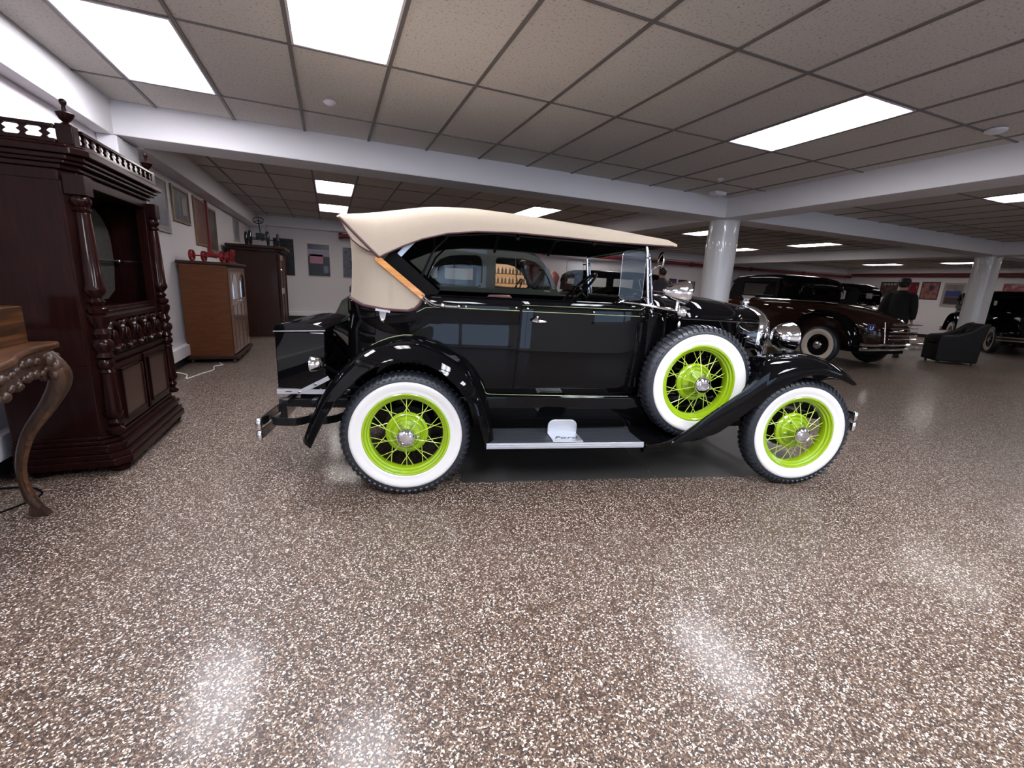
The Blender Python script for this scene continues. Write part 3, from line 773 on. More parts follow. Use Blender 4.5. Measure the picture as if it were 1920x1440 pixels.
MB().box(-.74, -.705, .2805, .2825, .539, .544).build('slot', MT['dark'], rk, smooth=0)
# tail lamp
tl = MB().lathe([(0, .045), (.018, .040), (.034, .025), (.040, 0), (.043, -.012), (.043, -.02), (.036, -.024)], (-.495, .02, .765), 'x', 24).build('tail_lamp', CH, car)
MB().lathe([(.036, -.022), (0, -.03)], (-.495, .02, .765), 'x', 24).build('lens', MT['red'], tl)
MB().tube([(-.46, .02, .765), (-.40, .05, .715), (-.345, .10, .69)], [.016, .012, .014], 8).build('arm', BL, tl)
# canvas top
ZL = [(-.355, 1.548), (-.345, 1.540), (-.28, 1.476), (-.2, 1.398), (-.15, 1.352), (-.12, 1.37), (-.07, 1.395), (-.02, 1.42), (.08, 1.462), (.22, 1.50), (.38, 1.52), (.59, 1.528), (.91, 1.52), (1.13, 1.512), (1.5, 1.51), (1.58, 1.512)]
ZU = [(-.37, 1.555), (-.35, 1.575), (-.25, 1.59), (-.13, 1.612), (0, 1.634), (.10, 1.650), (.18, 1.655), (.35, 1.66), (.61, 1.645), (.95, 1.618), (1.19, 1.60), (1.43, 1.573), (1.54, 1.560), (1.575, 1.545)]
def top_row(x, inset=0):
    zl, zu = interp(ZL, x), interp(ZU, x)-inset
    zl = min(zl, zu-.012)
    fr_ = max(0, (x-1.53)/.05); zc = zu+.028*(1-min(1, fr_))-.0
    y0 = .082+inset
    pts = [(y0, zl), (y0+.004, zl+(zu-zl)*.35), (y0+.014, zl+(zu-zl)*.62), (y0+.04, zl+(zu-zl)*.84), (y0+.085, zl+(zu-zl)*.96), (y0+.17, zu+.004), (y0+.35, zu+(zc-zu)*.75), (YC, zc)]
    return [(x, y, z) for y, z in pts]+[(x, 2*YC-y, z) for y, z in reversed(pts[:-1])]
txs = [-.365, -.35, -.32, -.28, -.24, -.2, -.17, -.15, -.12, -.07, -.02, .03, .08, .15, .22, .3, .38, .48, .59, .75, .91, 1.02, 1.13, 1.3, 1.45, 1.54, 1.56, 1.575]
top = MB().grid([top_row(x) for x in txs]).build('canvas_top', MT['canvas'], car, smooth=60)
MB().grid([top_row(x, .012) for x in txs if x > -.34]).build('top_inner_sheet', MT['matte'], car, smooth=60)  # dark sheet set just inside the canvas
fr_ = top_row(1.575); MB().grid([fr_, [(1.585, y, z-.004 if z > 1.53 else z) for _, y, z in fr_], [(1.58, y, max(1.512, z-.03)) for _, y, z in fr_], [(1.56, y, 1.512) for _, y, z in fr_]]).build('front_header', MT['canvas'], top, smooth=60)
for far in (False, True):
    pts = [(x, mir(.080, far), interp(ZL, x)) for x in txs if x > -.16 and x < 1.57]
    MB().tube(pts, .005, 6).build('edge_binding', MT['binding'], top)
    pts = [(x, mir(.078, far), interp(ZL, x)) for x in (-.352, -.33, -.28, -.24, -.2, -.17, -.15)]
    MB().tube(pts, .008, 6).build('edge_binding', MT['binding'], top)
# rear side curtain: wraps from the wood bow round the back
cp = [(.085, .098), (.04, .098), (0, .099), (-.06, .100), (-.12, .104), (-.17, .110), (-.22, .124), (-.27, .152), (-.315, .20), (-.34, .27), (-.352, .36), (-.358, .5), (-.36, .71)]
cpl = [(v.x, v.y) for v in smoothpts([(a, b, 0) for a, b in cp], 4)]
cpl = cpl+[(x, 2*YC-y) for x, y in reversed(cpl[:-1])]
def ct(x):  # top of the curtain
    return interp([(-.36, 1.556), (-.33, 1.532), (-.17, 1.366), (.085, 1.155), (.1, 1.15)], x)
def cb(x): return interp([(-.36, 1.125), (-.32, 1.118), (-.25, 1.088), (-.12, 1.070), (.0, 1.068), (.04, 1.082), (.07, 1.11), (.085, 1.148)], x)
rows = []
for j in range(9):
    t = j/8; row = []
    for x, y in cpl:
        n = (cen-Vector((x, y))).normalized(); zb, zt = cb(x), ct(x)
        bow = -.012*sin(PI*t)*(1 if x < -.1 else .3)
        row.append((x-n.x*bow, y-n.y*bow-(0 if t < .9 else 0), zb+(zt-zb)*t))
    rows.append(row)
cur = MB().grid(rows).build('rear_curtain', MT['canvas'], car, smooth=60)
MB().tube([(x, y-.004 if y < YC else y+.004, cb(x)) for x, y in cpl], .009, 6).build('edge_binding', MT['binding'], cur)
# loose flap hanging under the rear seam
fl = [(-.352, 1.545), (-.325, 1.485), (-.29, 1.435), (-.25, 1.405), (-.21, 1.383), (-.175, 1.376), (-.16, 1.362), (-.2, 1.400), (-.28, 1.478), (-.345, 1.542)]
MB().prism(fl, .083, .093, 'y').build('quarter_flap', MT['canvas'], top, smooth=0)
MB().tube([(x, .082, z) for x, z in fl[:7]], .004, 6).build('flap_binding', MT['binding'], top)
for far in (False, True):
    MB().bar((-.168, mir(.086, far), 1.352), (.088, mir(.086, far), 1.148), .016, .034).build('wood_bow', MT['ash'], car, smooth=0, bevel=.003)
    MB().bar((-.11, mir(.13, far), 1.37), (.15, mir(.13, far), 1.15), .006, .085).build('bow_lining', MT['matte'], car, smooth=0)
    if not far: MB().bar((-.085, mir(.15, far), 1.335), (.03, mir(.15, far), 1.46), .006, .030).build('top_bracket', MT['alu'], car, smooth=0, bevel=.002)
    MB().tube([(.05, mir(.25, far), 1.22), (.14, mir(.25, far), 1.42), (.22, mir(.25, far), 1.5)], .008, 6).build('top_iron', MT['blackm'], car)
for x in (.12, .62, 1.08): MB().tube([(x, .12, 1.50), (x+.01, .3, interp(ZU, x)-.015), (x+.01, YC, interp(ZU, x)+.0), (x+.01, 1.12, interp(ZU, x)-.015), (x, 1.30, 1.50)], .012, 6).build('top_hoop', MT['blackm'], car)
MB().tube([(.2, .2, 1.50), (.5, .2, 1.53), (.9, .2, 1.52), (1.4, .2, 1.505)], .007, 6).build('top_iron', MT['blackm'], car)
# bow iron, knobs, studs
ir = [(v.x, v.y, v.z) for v in smoothpts([(.080, .082, 1.162), (.11, .080, 1.135), (.15, .079, 1.112), (.20, .079, 1.108)], 4)]
MB().tube(ir, .006, 8).build('bow_iron', CH, car)
MB().tube([(p[0]-.006, p[1]+.002, p[2]-.014) for p in ir[:-3]], .004, 6).build('bow_iron', CH, car)
k = MB().sphere((.196, .076, 1.106), .016).tube([(.196, .08, 1.106), (.29, .082, 1.105)], .006, 8).sphere((.288, .078, 1.105), .0095)
k.build('top_knob', CH, car)
for x, z, y in ((.10, 1.115, .090), (.33, 1.105, .090), (.625, 1.110, .089), (.692, 1.108, .083), (1.10, 1.103, .083), (1.50, 1.092, .13)):
    MB().sphere((x, y, z), .0075, 10, 6).build('snap_stud', CH, car)
bk = MB().bar((-.175, .088, 1.070), (-.095, .084, 1.060), .012, .012)
bk.loft([[(-.155, .084, 1.062), (-.115, .084, 1.062), (-.115, .092, 1.062), (-.155, .092, 1.062)], [(-.150, .078, 1.02), (-.124, .078, 1.02), (-.124, .094, 1.02), (-.150, .094, 1.02)], [(-.145, .082, 1.0), (-.130, .082, 1.0), (-.130, .094, 1.0), (-.145, .094, 1.0)]])
bk.sphere((-.138, .080, 1.012), .012).build('top_clamp', CH, car)
# windshield
for far in (False, True):
    y = mir(.135, far)
    MB().tube([(1.475, y, 1.10), (1.445, y, 1.30), (1.418, y, 1.508)], .011, 10).build('windshield_post', CH, car)
    MB().tube([(1.500, y-.0, 1.13), (1.470, y, 1.30), (1.445, y, 1.45), (1.430, y, 1.475)], .007, 8).build('windshield_post', MT['chromed'], car)
    g = MB()
    for z in (1.16, 1.34, 1.44): g.sphere((interp([(1.1, 1.475), (1.3, 1.445), (1.51, 1.418)], z)+.012, y-.006, z), .014, 8, 6)
    g.build('post_clamp', CH, car)
def tilt(z): return interp([(1.1, 1.475), (1.508, 1.418)], z)
MB().tube([(tilt(1.5), .14, 1.5), (tilt(1.5), 1.28, 1.5)], .008, 8).tube([(tilt(1.2), .14, 1.20), (tilt(1.2), 1.28, 1.20)], .006, 8).build('windshield_frame', CH, car)
MB().add([(tilt(1.2), .145, 1.2), (tilt(1.2), 1.275, 1.2), (tilt(1.5), 1.275, 1.5), (tilt(1.5), .145, 1.5)], [(0, 1, 2, 3)]).build('windshield_glass', MT['glass'], car, smooth=0)
for far in (False, True):
    y = mir(.10, far); o1 = rrect(1.255, 1.405, 1.185, 1.475, .03)
    MB().prism(o1, y-.0025, y+.0025).build('wing_glass', MT['glass'], car, smooth=0)
    MB().tube([(a, y, b) for a, b in o1], .0016, 5, closed=True).build('wing_edge', MT['chromed'], car)
    MB().tube([(1.40, y, 1.44), (1.43, mir(.13, far), 1.44)], .006, 6).tube([(1.40, y, 1.20), (1.46, mir(.13, far), 1.20)], .006, 6).build('wing_bracket', CH, car)
smr = MB().lathe([(.001, -.005), (.050, -.003), (.053, .004), (.045, .008), (.0, .011)], (0, 0, 0), 'x', 24).tube([(0, 0, -.02), (-.04, .02, -.05)], .005, 6).build('side_mirror', CH, car)
smr.location = (1.50, .10, 1.425); smr.rotation_euler = (0, 0, rad(-9))
# cowl bar, spot light, cowl lamp
MB().tube([(1.28, .085, 1.170), (1.36, .06, 1.166), (1.50, .04, 1.148), (1.60, .04, 1.137)], [.003, .005, .008, .008], 8).sphere((1.455, .05, 1.152), .014).build('spotlight_stem', CH, car)
sl = MB().lathe([(0, -.075), (.014, -.070), (.028, -.052), (.045, -.022), (.056, .01), (.064, .045), (.068, .066), (.071, .070), (.070, .080), (.062, .082)], (1.585, .05, 1.245), 'x', 28).build('spotlight', CH, car)
MB().lathe([(.062, .080), (.03, .088), (0, .09)], (1.585, .05, 1.245), 'x', 24).build('lens', MT['whitewall'], sl)
MB().tube([(1.615, .05, 1.185), (1.612, .045, 1.135)], [.012, .017], 10).sphere((1.635, .07, 1.155), .014).tube([(1.64, .09, 1.16), (1.66, .2, 1.13)], .008, 6).build('bracket', CH, sl)
cl = MB().lathe([(0, -.036), (.016, -.033), (.029, -.022), (.036, 0), (.038, .012), (.038, .02), (.032, .022)], (1.665, .09, 1.125), 'x', 22).tube([(1.69, .09, 1.15), (1.725, .09, 1.146)], [.009, .004], 8).build('cowl_lamp', CH, car)
MB().tube([(1.665, .09, 1.09), (1.67, .13, 1.06), (1.67, .17, 1.04)], .008, 8).sphere((1.665, .09, 1.045), .012, sc=(1, 1, 2)).build('bracket', CH, cl)
# interior
def seat(x, name):
    o = MB().box(x-.42+.0, x+.02, .2, 1.22, .62, .84).build(name, MT['leather'], car, smooth=40, bevel=.03)
    m = MB()
    for k in range(8):
        y = .21+.128*k; m.tube([(x-.42, y+.06, .84), (x-.47, y+.06, 1.0), (x-.50, y+.06, 1.11)], [.075, .07, .05], 8)
    m.build('backrest', MT['leather'], o); return o
seat(1.05, 'front_seat'); seat(.24, 'rear_seat')
MB().box(1.44, 1.47, .2, 1.22, 1.0, 1.2).build('dashboard', MT['blackm'], car, smooth=0, bevel=.01)
ring = []
ctr = Vector((1.275, 1.0, 1.225)); ax = Vector((.72, -.05, -.70)).normalized(); u1 = Vector((0, 1, 0)); u1 = (u1-ax*u1.dot(ax)).normalized(); u2 = ax.cross(u1)
for i in range(28): a = 2*PI*i/28; ring.append(ctr+u1*cos(a)*.185+u2*sin(a)*.185)
sw = MB().tube(ring, .011, 8, closed=True)
for a in (0, PI/2, PI, 3*PI/2): sw.tube([ctr, ctr+u1*cos(a)*.18+u2*sin(a)*.18], .006, 6)
sw.sphere(ctr, .03).tube([ctr, ctr+ax*.5], .016, 8).build('steering_wheel', MT['blackm'], car)
sh = MB()
for (a, b, c_) in ((1.36, .30, 1.165), (1.39, .36, 1.16), (1.41, .42, 1.17), (1.33, .28, 1.155)): sh.sphere((a, b, c_), .022, 10, 8)
sh.tube([(1.30, .3, 1.15), (1.42, .34, 1.18)], .008, 6).build('dash_fittings', CH, car)
cu = MB().loft([[(x, y, z) for x, z in rrect(.48+dx, .62+dx, 1.118, 1.162, .015, 3)] for y, dx in ((.20, -.02), (.24, 0), (.36, 0), (.40, .02))])
cu = cu.build('leather_pouch', MT['maroonleather'], None, smooth=50); cu.location = (CAR0[0], CAR0[1], .012); cu.rotation_euler = (0, 0, CARA)
tag(cu, 'dark red leather pouch lying over the front seat back of the black touring car', 'pouch')
# dark drip mats under the car
def mats(x0, x1, label):
    o = MB().prism([(x0, .10), (x1, .105), (x1, 1.4), (x0, 1.4)], .0005, .002, 'z').build('drip_mat', MT['drip'], smooth=0)
    o.location = CAR0; o.rotation_euler = (0, 0, CARA); tag(o, label, 'mat')
mats(.33, 1.655, 'dark shiny drip mat between the rear wheel and running board of the touring car')
mats(1.662, 3.03, 'dark shiny drip mat under the front wheel of the touring car')
# ------------------------------------------------------------------ background cars
def simple_wheel(parent, loc, face, wall, hubm=None, r=.375, rw=.315, rh=.215, disc=None):
    s = face
    tp = [(rh, .05), (.30*r/.375, .075), (r-.03, .07), (r-.006, .05), (r, 0), (r-.006, -.05), (r-.03, -.07), (.30*r/.375, -.075), (rh, -.05)]
    W = MB().lathe(tp, (0, 0, 0), 'y', 40, closed=True).build('wheel', MT['rubber'], parent, smooth=50); W.location = loc
    g = [[(q*cos(2*PI*k/40), s*y, -q*sin(2*PI*k/40)) for k in range(40)] for q, y in [(rh-.005, .052), (rh+.03, .072), (rw-.02, .080), (rw, .076)]]
    MB().grid(g, True).build('whitewall', wall, W, smooth=60)
    MB().lathe([(rh, s*.05), (rh-.01, s*.058), (rh-.03, s*.03), (.10, s*.02), (.085, s*.045), (0, s*.045)], (0, 0, 0), 'y', 32).build('disc', disc or MT['black'], W, smooth=40)
    MB().lathe([(.080, s*.045), (.078, s*.07), (.05, s*.085), (0, s*.09)], (0, 0, 0), 'y', 24).build('hub_cap', MT['chromed'], W, smooth=50)
    return W
def vintage_car(name, label, loc, rz, bodym, upperm, fendm, P):
    R = empty(name, loc, rz); tag(R, label, 'car')
    wb_, hw, tr_ = P.get('wb', 3.0), P.get('hw', .72), P.get('track', .70)
    zb = P['belt']
    # lower body: sections (x, halfwidth, ztop, zbottom)
    rows = []
    for x, wd, zt, z0 in P['body']:
        h = [(wd*.90, z0), (wd, z0+.10), (wd+.01, (z0+zt)/2), (wd, zt-.08), (wd-.02, zt-.03), (wd-.08, zt), (wd*.45, zt+.012), (0, zt+.016)]
        rows.append([(x, y, z) for y, z in h]+[(x, -y, z) for y, z in reversed(h[:-1])])
    MB().loft(rows).build('body', bodym, R, smooth=50)
    # greenhouse sides
    gy = P.get('gy', hw-.04)
    for s in (1, -1):
        mt = Matrix.Translation((0, s*gy, 0)) @ Matrix.Rotation(PI/2, 4, 'X')
        sd = plate('cabin_side', upperm, R, P['side'], P['win'], .03, mt, .004)
        for q in P['win']:
            MB().prism(q, s*gy-.003, s*gy+.003).build('window_glass', MT['dglass'] if P.get('dark') else MT['glass'], sd, smooth=0)
            if P.get('trim'): MB().tube([(a, s*(gy+.016), b) for a, b in q], .006, 5, closed=True).build('window_trim', P['trim'], sd)
        if P.get('doorlines'):
            for xx in P['doorlines']: MB().bar((xx, s*(gy+.019), P['dz'][0]), (xx, s*(gy+.019), P['dz'][1]), .004, .008, (0, 1, 0)).build('door_gap', MT['dark'], sd, smooth=0)
        for xx, zz in P.get('handles', []): MB().tube([(xx-.05, s*(hw+.03), zz), (xx+.05, s*(hw+.035), zz)], .009, 6).build('door_handle', MT['chrome'], R)
    # roof
    rt = P['roof']; rows = []
    for x, z in rt:
        e = P.get('eave', .10); zz = z-e
        cs = [(gy+.012, zz-.02), (gy+.014, zz+.01), (gy-.02, zz+e*.55), (gy-.10, zz+e*.84), (gy-.25, zz+e*.98), (0, zz+e*1.15)]
        rows.append([(x, y, q) for y, q in cs]+[(x, -y, q) for y, q in reversed(cs[:-1])])
    MB().grid(rows).build('roof', P.get('roofm', upperm), R, smooth=60, solid=.01)
    # rear panel with window, windshield
    (x1, z1), (x0, z0) = P['rear']
    L = math.hypot(x1-x0, z1-z0); ang = math.atan2(x1-x0, z1-z0)
    def panel(nm, xa, za, xb, zb_, hole, m, gm):
        L = math.hypot(xb-xa, zb_-za); d = Vector((xb-xa, 0, zb_-za)).normalized()
        mt = Matrix(((0, d.x, d.z, xa), (1, 0, 0, 0), (0, d.z, -d.x, za), (0, 0, 0, 1)))
        o = plate(nm, m, R, [(-gy, 0), (gy, 0), (gy-.02, L*.9), (gy-.12, L), (-gy+.12, L), (-gy+.02, L*.9)], [hole], .02, mt)
        g = MB().add([mt @ Vector((a, b, 0)) for a, b in hole], [tuple(range(len(hole)))]).build('window_glass', gm, o, smooth=0); return o
    hr = P.get('rearwin', .28)
    panel('rear_panel', x0, z0, x1, z1, rrect(-hr, hr, L*.42, L*.8, .04), upperm, MT['dglass'])
    (x1, z1), (x0, z0) = P['front']; L2 = math.hypot(x1-x0, z1-z0)
    panel('windshield', x0, z0, x1, z1, rrect(-gy+.06, gy-.06, .05, L2*.88, .04), upperm, MT['glass'])
    # fenders
    def fend(pts, yo, yi, nm, s, bul=.05):
        Q = smoothpts([(a, 0, b) for a, b in pts], 4); rows = []
        for i, q in enumerate(Q):
            a = Q[max(i-1, 0)]; b = Q[min(i+1, len(Q)-1)]; t = (b-a).normalized(); n = Vector((-t.z, 0, t.x))
            if n.z < 0 and abs(n.z) > .3: n = -n
            cx = pts[0][0]*.5+pts[-1][0]*.5
            if abs(n.z) <= .3 and n.x*(q.x-cx) < 0: n = -n
            rows.append([(q.x+n.x*o_, s*(yo+(yi-yo)*u), q.z+n.z*o_) for u, o_ in ((.03, -.02), (0, .0), (.06, bul*.5), (.22, bul*.95), (.5, bul*1.1), (.8, bul*.9), (1, bul*.3))])
        MB().grid(rows).build(nm, fendm, R, smooth=60, solid=.006)
    yo = tr_+.13; yi = tr_-.22
    for s in (1, -1):
        fend(P['rf'], yo, yi-.02, 'rear_fender', s); fend(P['ff'], yo, yi-.12, 'front_fender', s)
        MB().box(.55, wb_-.8, *sorted((s*(yo-.01), s*(hw-.12))), .33, .37).build('running_board', fendm, R, smooth=0, bevel=.01)
        for x in (0, wb_): simple_wheel(R, (x, s*tr_, .375), s, P.get('tyre', MT['creamtyre']), disc=P.get('disc'))
    # bumpers
    for x, nm in ((P['bx'][0], 'rear_bumper'), (P['bx'][1], 'front_bumper')):
        m = MB(); w2 = P.get('bw', .92)
        for z in (.41, .49):
            m.tube([(x+(.06 if x < 0 else -.06), -w2, z), (x, -w2+.15, z), (x, 0, z), (x, w2-.15, z), (x+(.06 if x < 0 else -.06), w2, z)], .028, 8)
        m.build(nm, MT['chrome'], R)
        MB().bar((x, .3, .45), (x-.35*(1 if x > 0 else -1), .3, .45), .03, .05).bar((x, -.3, .45), (x-.35*(1 if x > 0 else -1), -.3, .45), .03, .05).build('bumper_iron', MT['blackm'], R, smooth=0)
    # nose
    gx = P['grille']
    o = [(0, 1.16), (.10, 1.15), (.2, 1.10), (.25, 1.0), (.26, .8), (.24, .55)]
    oo = [(-a, b) for a, b in reversed(o[1:])]+o
    MB().grid([[(gx-.05, a, b) for a, b in oo], [(gx+.02, a*1.02, b*1.005) for a, b in oo], [(gx+.04, a*.9, b*.98) for a, b in oo]]).build('grille_shell', MT['chrome'], R, smooth=50, solid=.004)
    g = MB()
    for k in range(11): y = -.2+.04*k; g.tube([(gx+.03, y, .56), (gx+.02, y, 1.08)], .005, 5)
    g.build('grille_bars', MT['chromed'], R)
    g = [(gx, a*.97, b*.99) for a, b in oo]; MB().add(g, [tuple(range(len(g)))]).build('grille_back', MT['dark'], R, smooth=0)
    for s in (1, -1):
        hl = MB().lathe([(0, -.14), (.05, -.125), (.09, -.08), (.115, 0), (.12, .02), (.11, .03)], (gx-.12, s*.44, .92), 'x', 24).build('headlight', MT['chrome'], R)
        MB().lathe([(.11, .028), (.06, .045), (0, .05)], (gx-.12, s*.44, .92), 'x', 24).build('lens', MT['whitewall'], hl)
        t = MB().lathe([(0, .05), (.03, .03), (.04, 0), (.035, -.02), (0, -.03)], (P['tailx'], s*(tr_+.02), .72), 'x', 14).build('tail_lamp', MT['chrome'], R)
    MB().box(P['body'][0][0]+.1, wb_+.1, -.5, .5, .3, .42).build('chassis', MT['matte'], R, smooth=0)
    # seats, dark inside
    MB().box(.05, .35, -.6, .6, .6, 1.12).box(1.0, 1.25, -.6, .6, .6, 1.12).build('seats', MT['matte'], R, smooth=40, bevel=.04)
    return R
ROOT_SEDAN = (CAR0[0]+cos(CARA)*(-.0)-sin(CARA)*3.24, CAR0[1]+sin(CARA)*0+cos(CARA)*3.24, 0)
sed = dict(wb=2.75, hw=.74, belt=1.14, gy=.70, track=.72,
    body=[(-1.02, .42, .62, .5), (-.98, .56, .84, .42), (-.9, .62, .98, .4), (-.72, .68, 1.10, .4), (-.4, .72, 1.145, .4), (0, .74, 1.15, .4), (1.4, .74, 1.15, .4), (1.6, .66, 1.14, .42), (1.9, .52, 1.12, .45), (2.85, .33, 1.06, .5)],
    side=[(-.75, 1.10), (-.62, 1.27), (-.4, 1.42), (-.15, 1.53), (.1, 1.585), (.6, 1.60), (1.1, 1.595), (1.26, 1.55), (1.38, 1.43), (1.50, 1.20), (1.54, 1.10)],
    win=[[(.04, 1.20), (.055, 1.29), (.10, 1.40), (.17, 1.475), (.27, 1.515), (.40, 1.532), (.57, 1.538), (.615, 1.52), (.632, 1.48), (.632, 1.25), (.615, 1.21), (.58, 1.195)],
         [(.78, 1.195), (1.40, 1.20), (1.43, 1.225), (1.40, 1.31), (1.33, 1.42), (1.22, 1.50), (1.10, 1.525), (.80, 1.528), (.775, 1.50)]],
    doorlines=[.695], dz=(1.0, 1.60), trim=MT['green'],
    roof=[(-.78, 1.17), (-.62, 1.34), (-.4, 1.49), (-.1, 1.60), (.2, 1.645), (.6, 1.66), (1.0, 1.655), (1.2, 1.63), (1.28, 1.58)], eave=.08,
    rear=((-.35, 1.47), (-.78, 1.12)), front=((1.27, 1.56), (1.52, 1.13)), rearwin=.25,
    rf=[(-.55, .42), (-.45, .66), (-.25, .82), (0, .88), (.25, .80), (.42, .6), (.5, .36)], ff=[(2.0, .36), (2.2, .55), (2.45, .8), (2.75, .88), (3.0, .8), (3.2, .55)],
    bx=(-1.12, 3.2), bw=.8, grille=2.88, tailx=-.8)
sedan = vintage_car('sedan', 'grey green rounded sedan parked behind the black touring car', ROOT_SEDAN, CARA, MT['green'], MT['green'], MT['green'], sed)
MB().bar((.665, -.722, 1.40), (.665, -.722, 1.46), .02, .03, (0, 1, 0)).build('door_hinge', MT['green'], sedan, smooth=0)
vw = MB().tube([(1.03, -.71, 1.20), (1.0, -.71, 1.52)], .006, 6).build('vent_divider', MT['green'], sedan)
# wire steering wheel inside the sedan
MB().tube([(1.18+.16*sin(a)*.5, .3+.2*cos(a), 1.15+.17*sin(a)) for a in [2*PI*i/20 for i in range(20)]], .01, 6, closed=True).build('steering_wheel', MT['blackm'], sedan)

coupe = dict(wb=3.35, hw=.72, belt=1.2, gy=.66, track=.80,
    body=[(-.86, .36, .66, .5), (-.80, .48, .82, .42), (-.62, .58, .94, .4), (-.30, .66, 1.06, .4), (.1, .71, 1.14, .4), (.55, .73, 1.185, .4), (.8, .735, 1.2, .4), (2.5, .72, 1.2, .4), (2.7, .62, 1.19, .42), (3.4, .36, 1.12, .5)],
    side=[(.74, 1.17), (.70, 1.35), (.73, 1.50), (.84, 1.62), (1.1, 1.655), (1.6, 1.67), (2.3, 1.65), (2.4, 1.5), (2.5, 1.17)],
    win=[rrect(1.27, 2.1, 1.29, 1.58, .03)], dark=True,
    doorlines=[1.2], dz=(1.2, 1.62), handles=[(1.35, 1.08)],
    roof=[(.66, 1.46), (.68, 1.58), (.78, 1.68), (1.0, 1.73), (1.4, 1.75), (1.9, 1.745), (2.3, 1.71), (2.42, 1.65)], eave=.09,
    rear=((.74, 1.58), (.70, 1.17)), front=((2.38, 1.62), (2.5, 1.18)), rearwin=.27,
    rf=[(-.62, .42), (-.54, .66), (-.32, .90), (0, 1.0), (.32, .93), (.58, .66), (.72, .36)], ff=[(2.5, .36), (2.8, .6), (3.05, .88), (3.35, .97), (3.65, .88), (3.9, .55)],
    bx=(-.88, 3.95), bw=.95, grille=3.45, tailx=-.5)
coupe_o = vintage_car('coupe', 'long brown and black coupe with cream whitewall tyres seen beyond the first column', (9.72, 5.78, 0), PI/2, MT['brownpaint'], MT['black'], MT['black'], coupe)
R = coupe_o
MB().tube([(-.15, .735, 1.205), (1.0, .75, 1.215), (2.1, .735, 1.215), (3.3, .38, 1.14)], .008, 6).build('belt_moulding', MT['chrome'], R)
for y in [-.42+.0*k for k in range(1)]:
    rk2 = MB()
    for k in range(5): rk2.tube([(-.93-.0*k, -.45, .60+.065*k), (-.93, .38, .60+.065*k)], .010, 6)
    rk2.tube([(-.90, .42, .52), (-.86, .46, .90)], .012, 6).build('luggage_rack', MT['chrome'], R)
    MB().box(-.99, -.90, -.45, .45, .86, .885).build('rack_shelf', MT['blackm'], R, smooth=0, bevel=.01)
pz = MB().box(-.80, -.79, .62, .82, .73, .86).build('licence_plate', MT['blue'], R, smooth=0, bevel=.004); tag(pz, 'blue licence plate')
MB().tube([(-.803, .76, .82), (-.803, .76, .77), (-.803, .72, .76), (-.803, .68, .77), (-.803, .68, .82)], .006, 5).build('plate_mark', MT['white'], pz)
MB().tube([(-.80, .88, .69), (-.80, .62, .70)], .008, 6).build('lamp_bar', MT['chrome'], R)

sed2 = dict(wb=3.3, hw=.74, belt=1.2, gy=.70, track=.78,
    body=[(-.75, .5, .8, .42), (-.6, .66, 1.1, .4), (-.4, .72, 1.19, .4), (2.3, .74, 1.2, .4), (2.5, .62, 1.19, .42), (3.5, .36, 1.12, .5)],
    side=[(-.5, 1.17), (-.52, 1.5), (-.42, 1.64), (0, 1.68), (2.1, 1.68), (2.2, 1.5), (2.32, 1.17)],
    win=[rrect(-.3, .3, 1.29, 1.58, .04), rrect(.42, 1.15, 1.29, 1.58, .04), rrect(1.27, 2.05, 1.29, 1.58, .04)],
    roof=[(-.54, 1.5), (-.5, 1.64), (-.35, 1.73), (.3, 1.76), (1.5, 1.76), (2.1, 1.73), (2.22, 1.66)], eave=.09,
    rear=((-.5, 1.58), (-.53, 1.17)), front=((2.2, 1.62), (2.34, 1.18)), rearwin=.3,
    rf=coupe['rf'], ff=[(2.45, .36), (2.75, .6), (3.0, .88), (3.3, .97), (3.6, .88), (3.85, .55)], bx=(-.95, 3.95), bw=.9, grille=3.5, tailx=-.55, handles=[(.36, 1.1), (1.2, 1.1)])
vintage_car('sedan', 'ochre and black sedan parked beyond the brown coupe, beside the man in a hat', (14.7, 8.9, 0), PI/2+.15, MT['ochre'], MT['black'], MT['black'], sed2)
dk = dict(sed2); dk['tyre'] = MT['creamtyre']
c4 = math.atan2(-.617, -.785)
def fwd_at(px_, py_, ang, back): return (px_-cos(ang)*back, py_-sin(ang)*back, 0)
# near front wheel of this one stands at (17.2, 6.5)
wx, wy = 17.35, 6.5
ox, oy = wx-cos(c4)*3.3+sin(c4)*(-.78)*1, wy-sin(c4)*3.3-cos(c4)*(-.78)*1
vintage_car('sedan', 'glossy black sedan facing the camera at the right edge, past the second column', (ox, oy, 0), c4, MT['black'], MT['black'], MT['black'], dk)
vintage_car('sedan', 'black car whose front fender shows left of the second column', (20.3, 12.3, 0), PI+.62, MT['black'], MT['black'], MT['black'], sed2) if False else None
vintage_car('sedan', 'maroon sedan parked at the far wall, seen through the windows of the grey green sedan', (1.2, 10.6, 0), -.25, MT['maroonpaint'], MT['matte'], MT['maroonpaint'], sed2)
vintage_car('sedan', 'black sedan at the far wall seen through the windshield of the touring car', (7.0, 11.6, 0), -.1, MT['black'], MT['black'], MT['black'], sed2)
# fender and wheel of a further black car left of the second column
fc = dict(sed2)
c5 = math.atan2(-.55, -.83)
vintage_car('sedan', 'black car by the end wall, its front fender showing left of the second column', (20.6-cos(c5)*1.6, 10.9-sin(c5)*1.6+.0, 0), c5, MT['black'], MT['black'], MT['black'], fc) if False else None
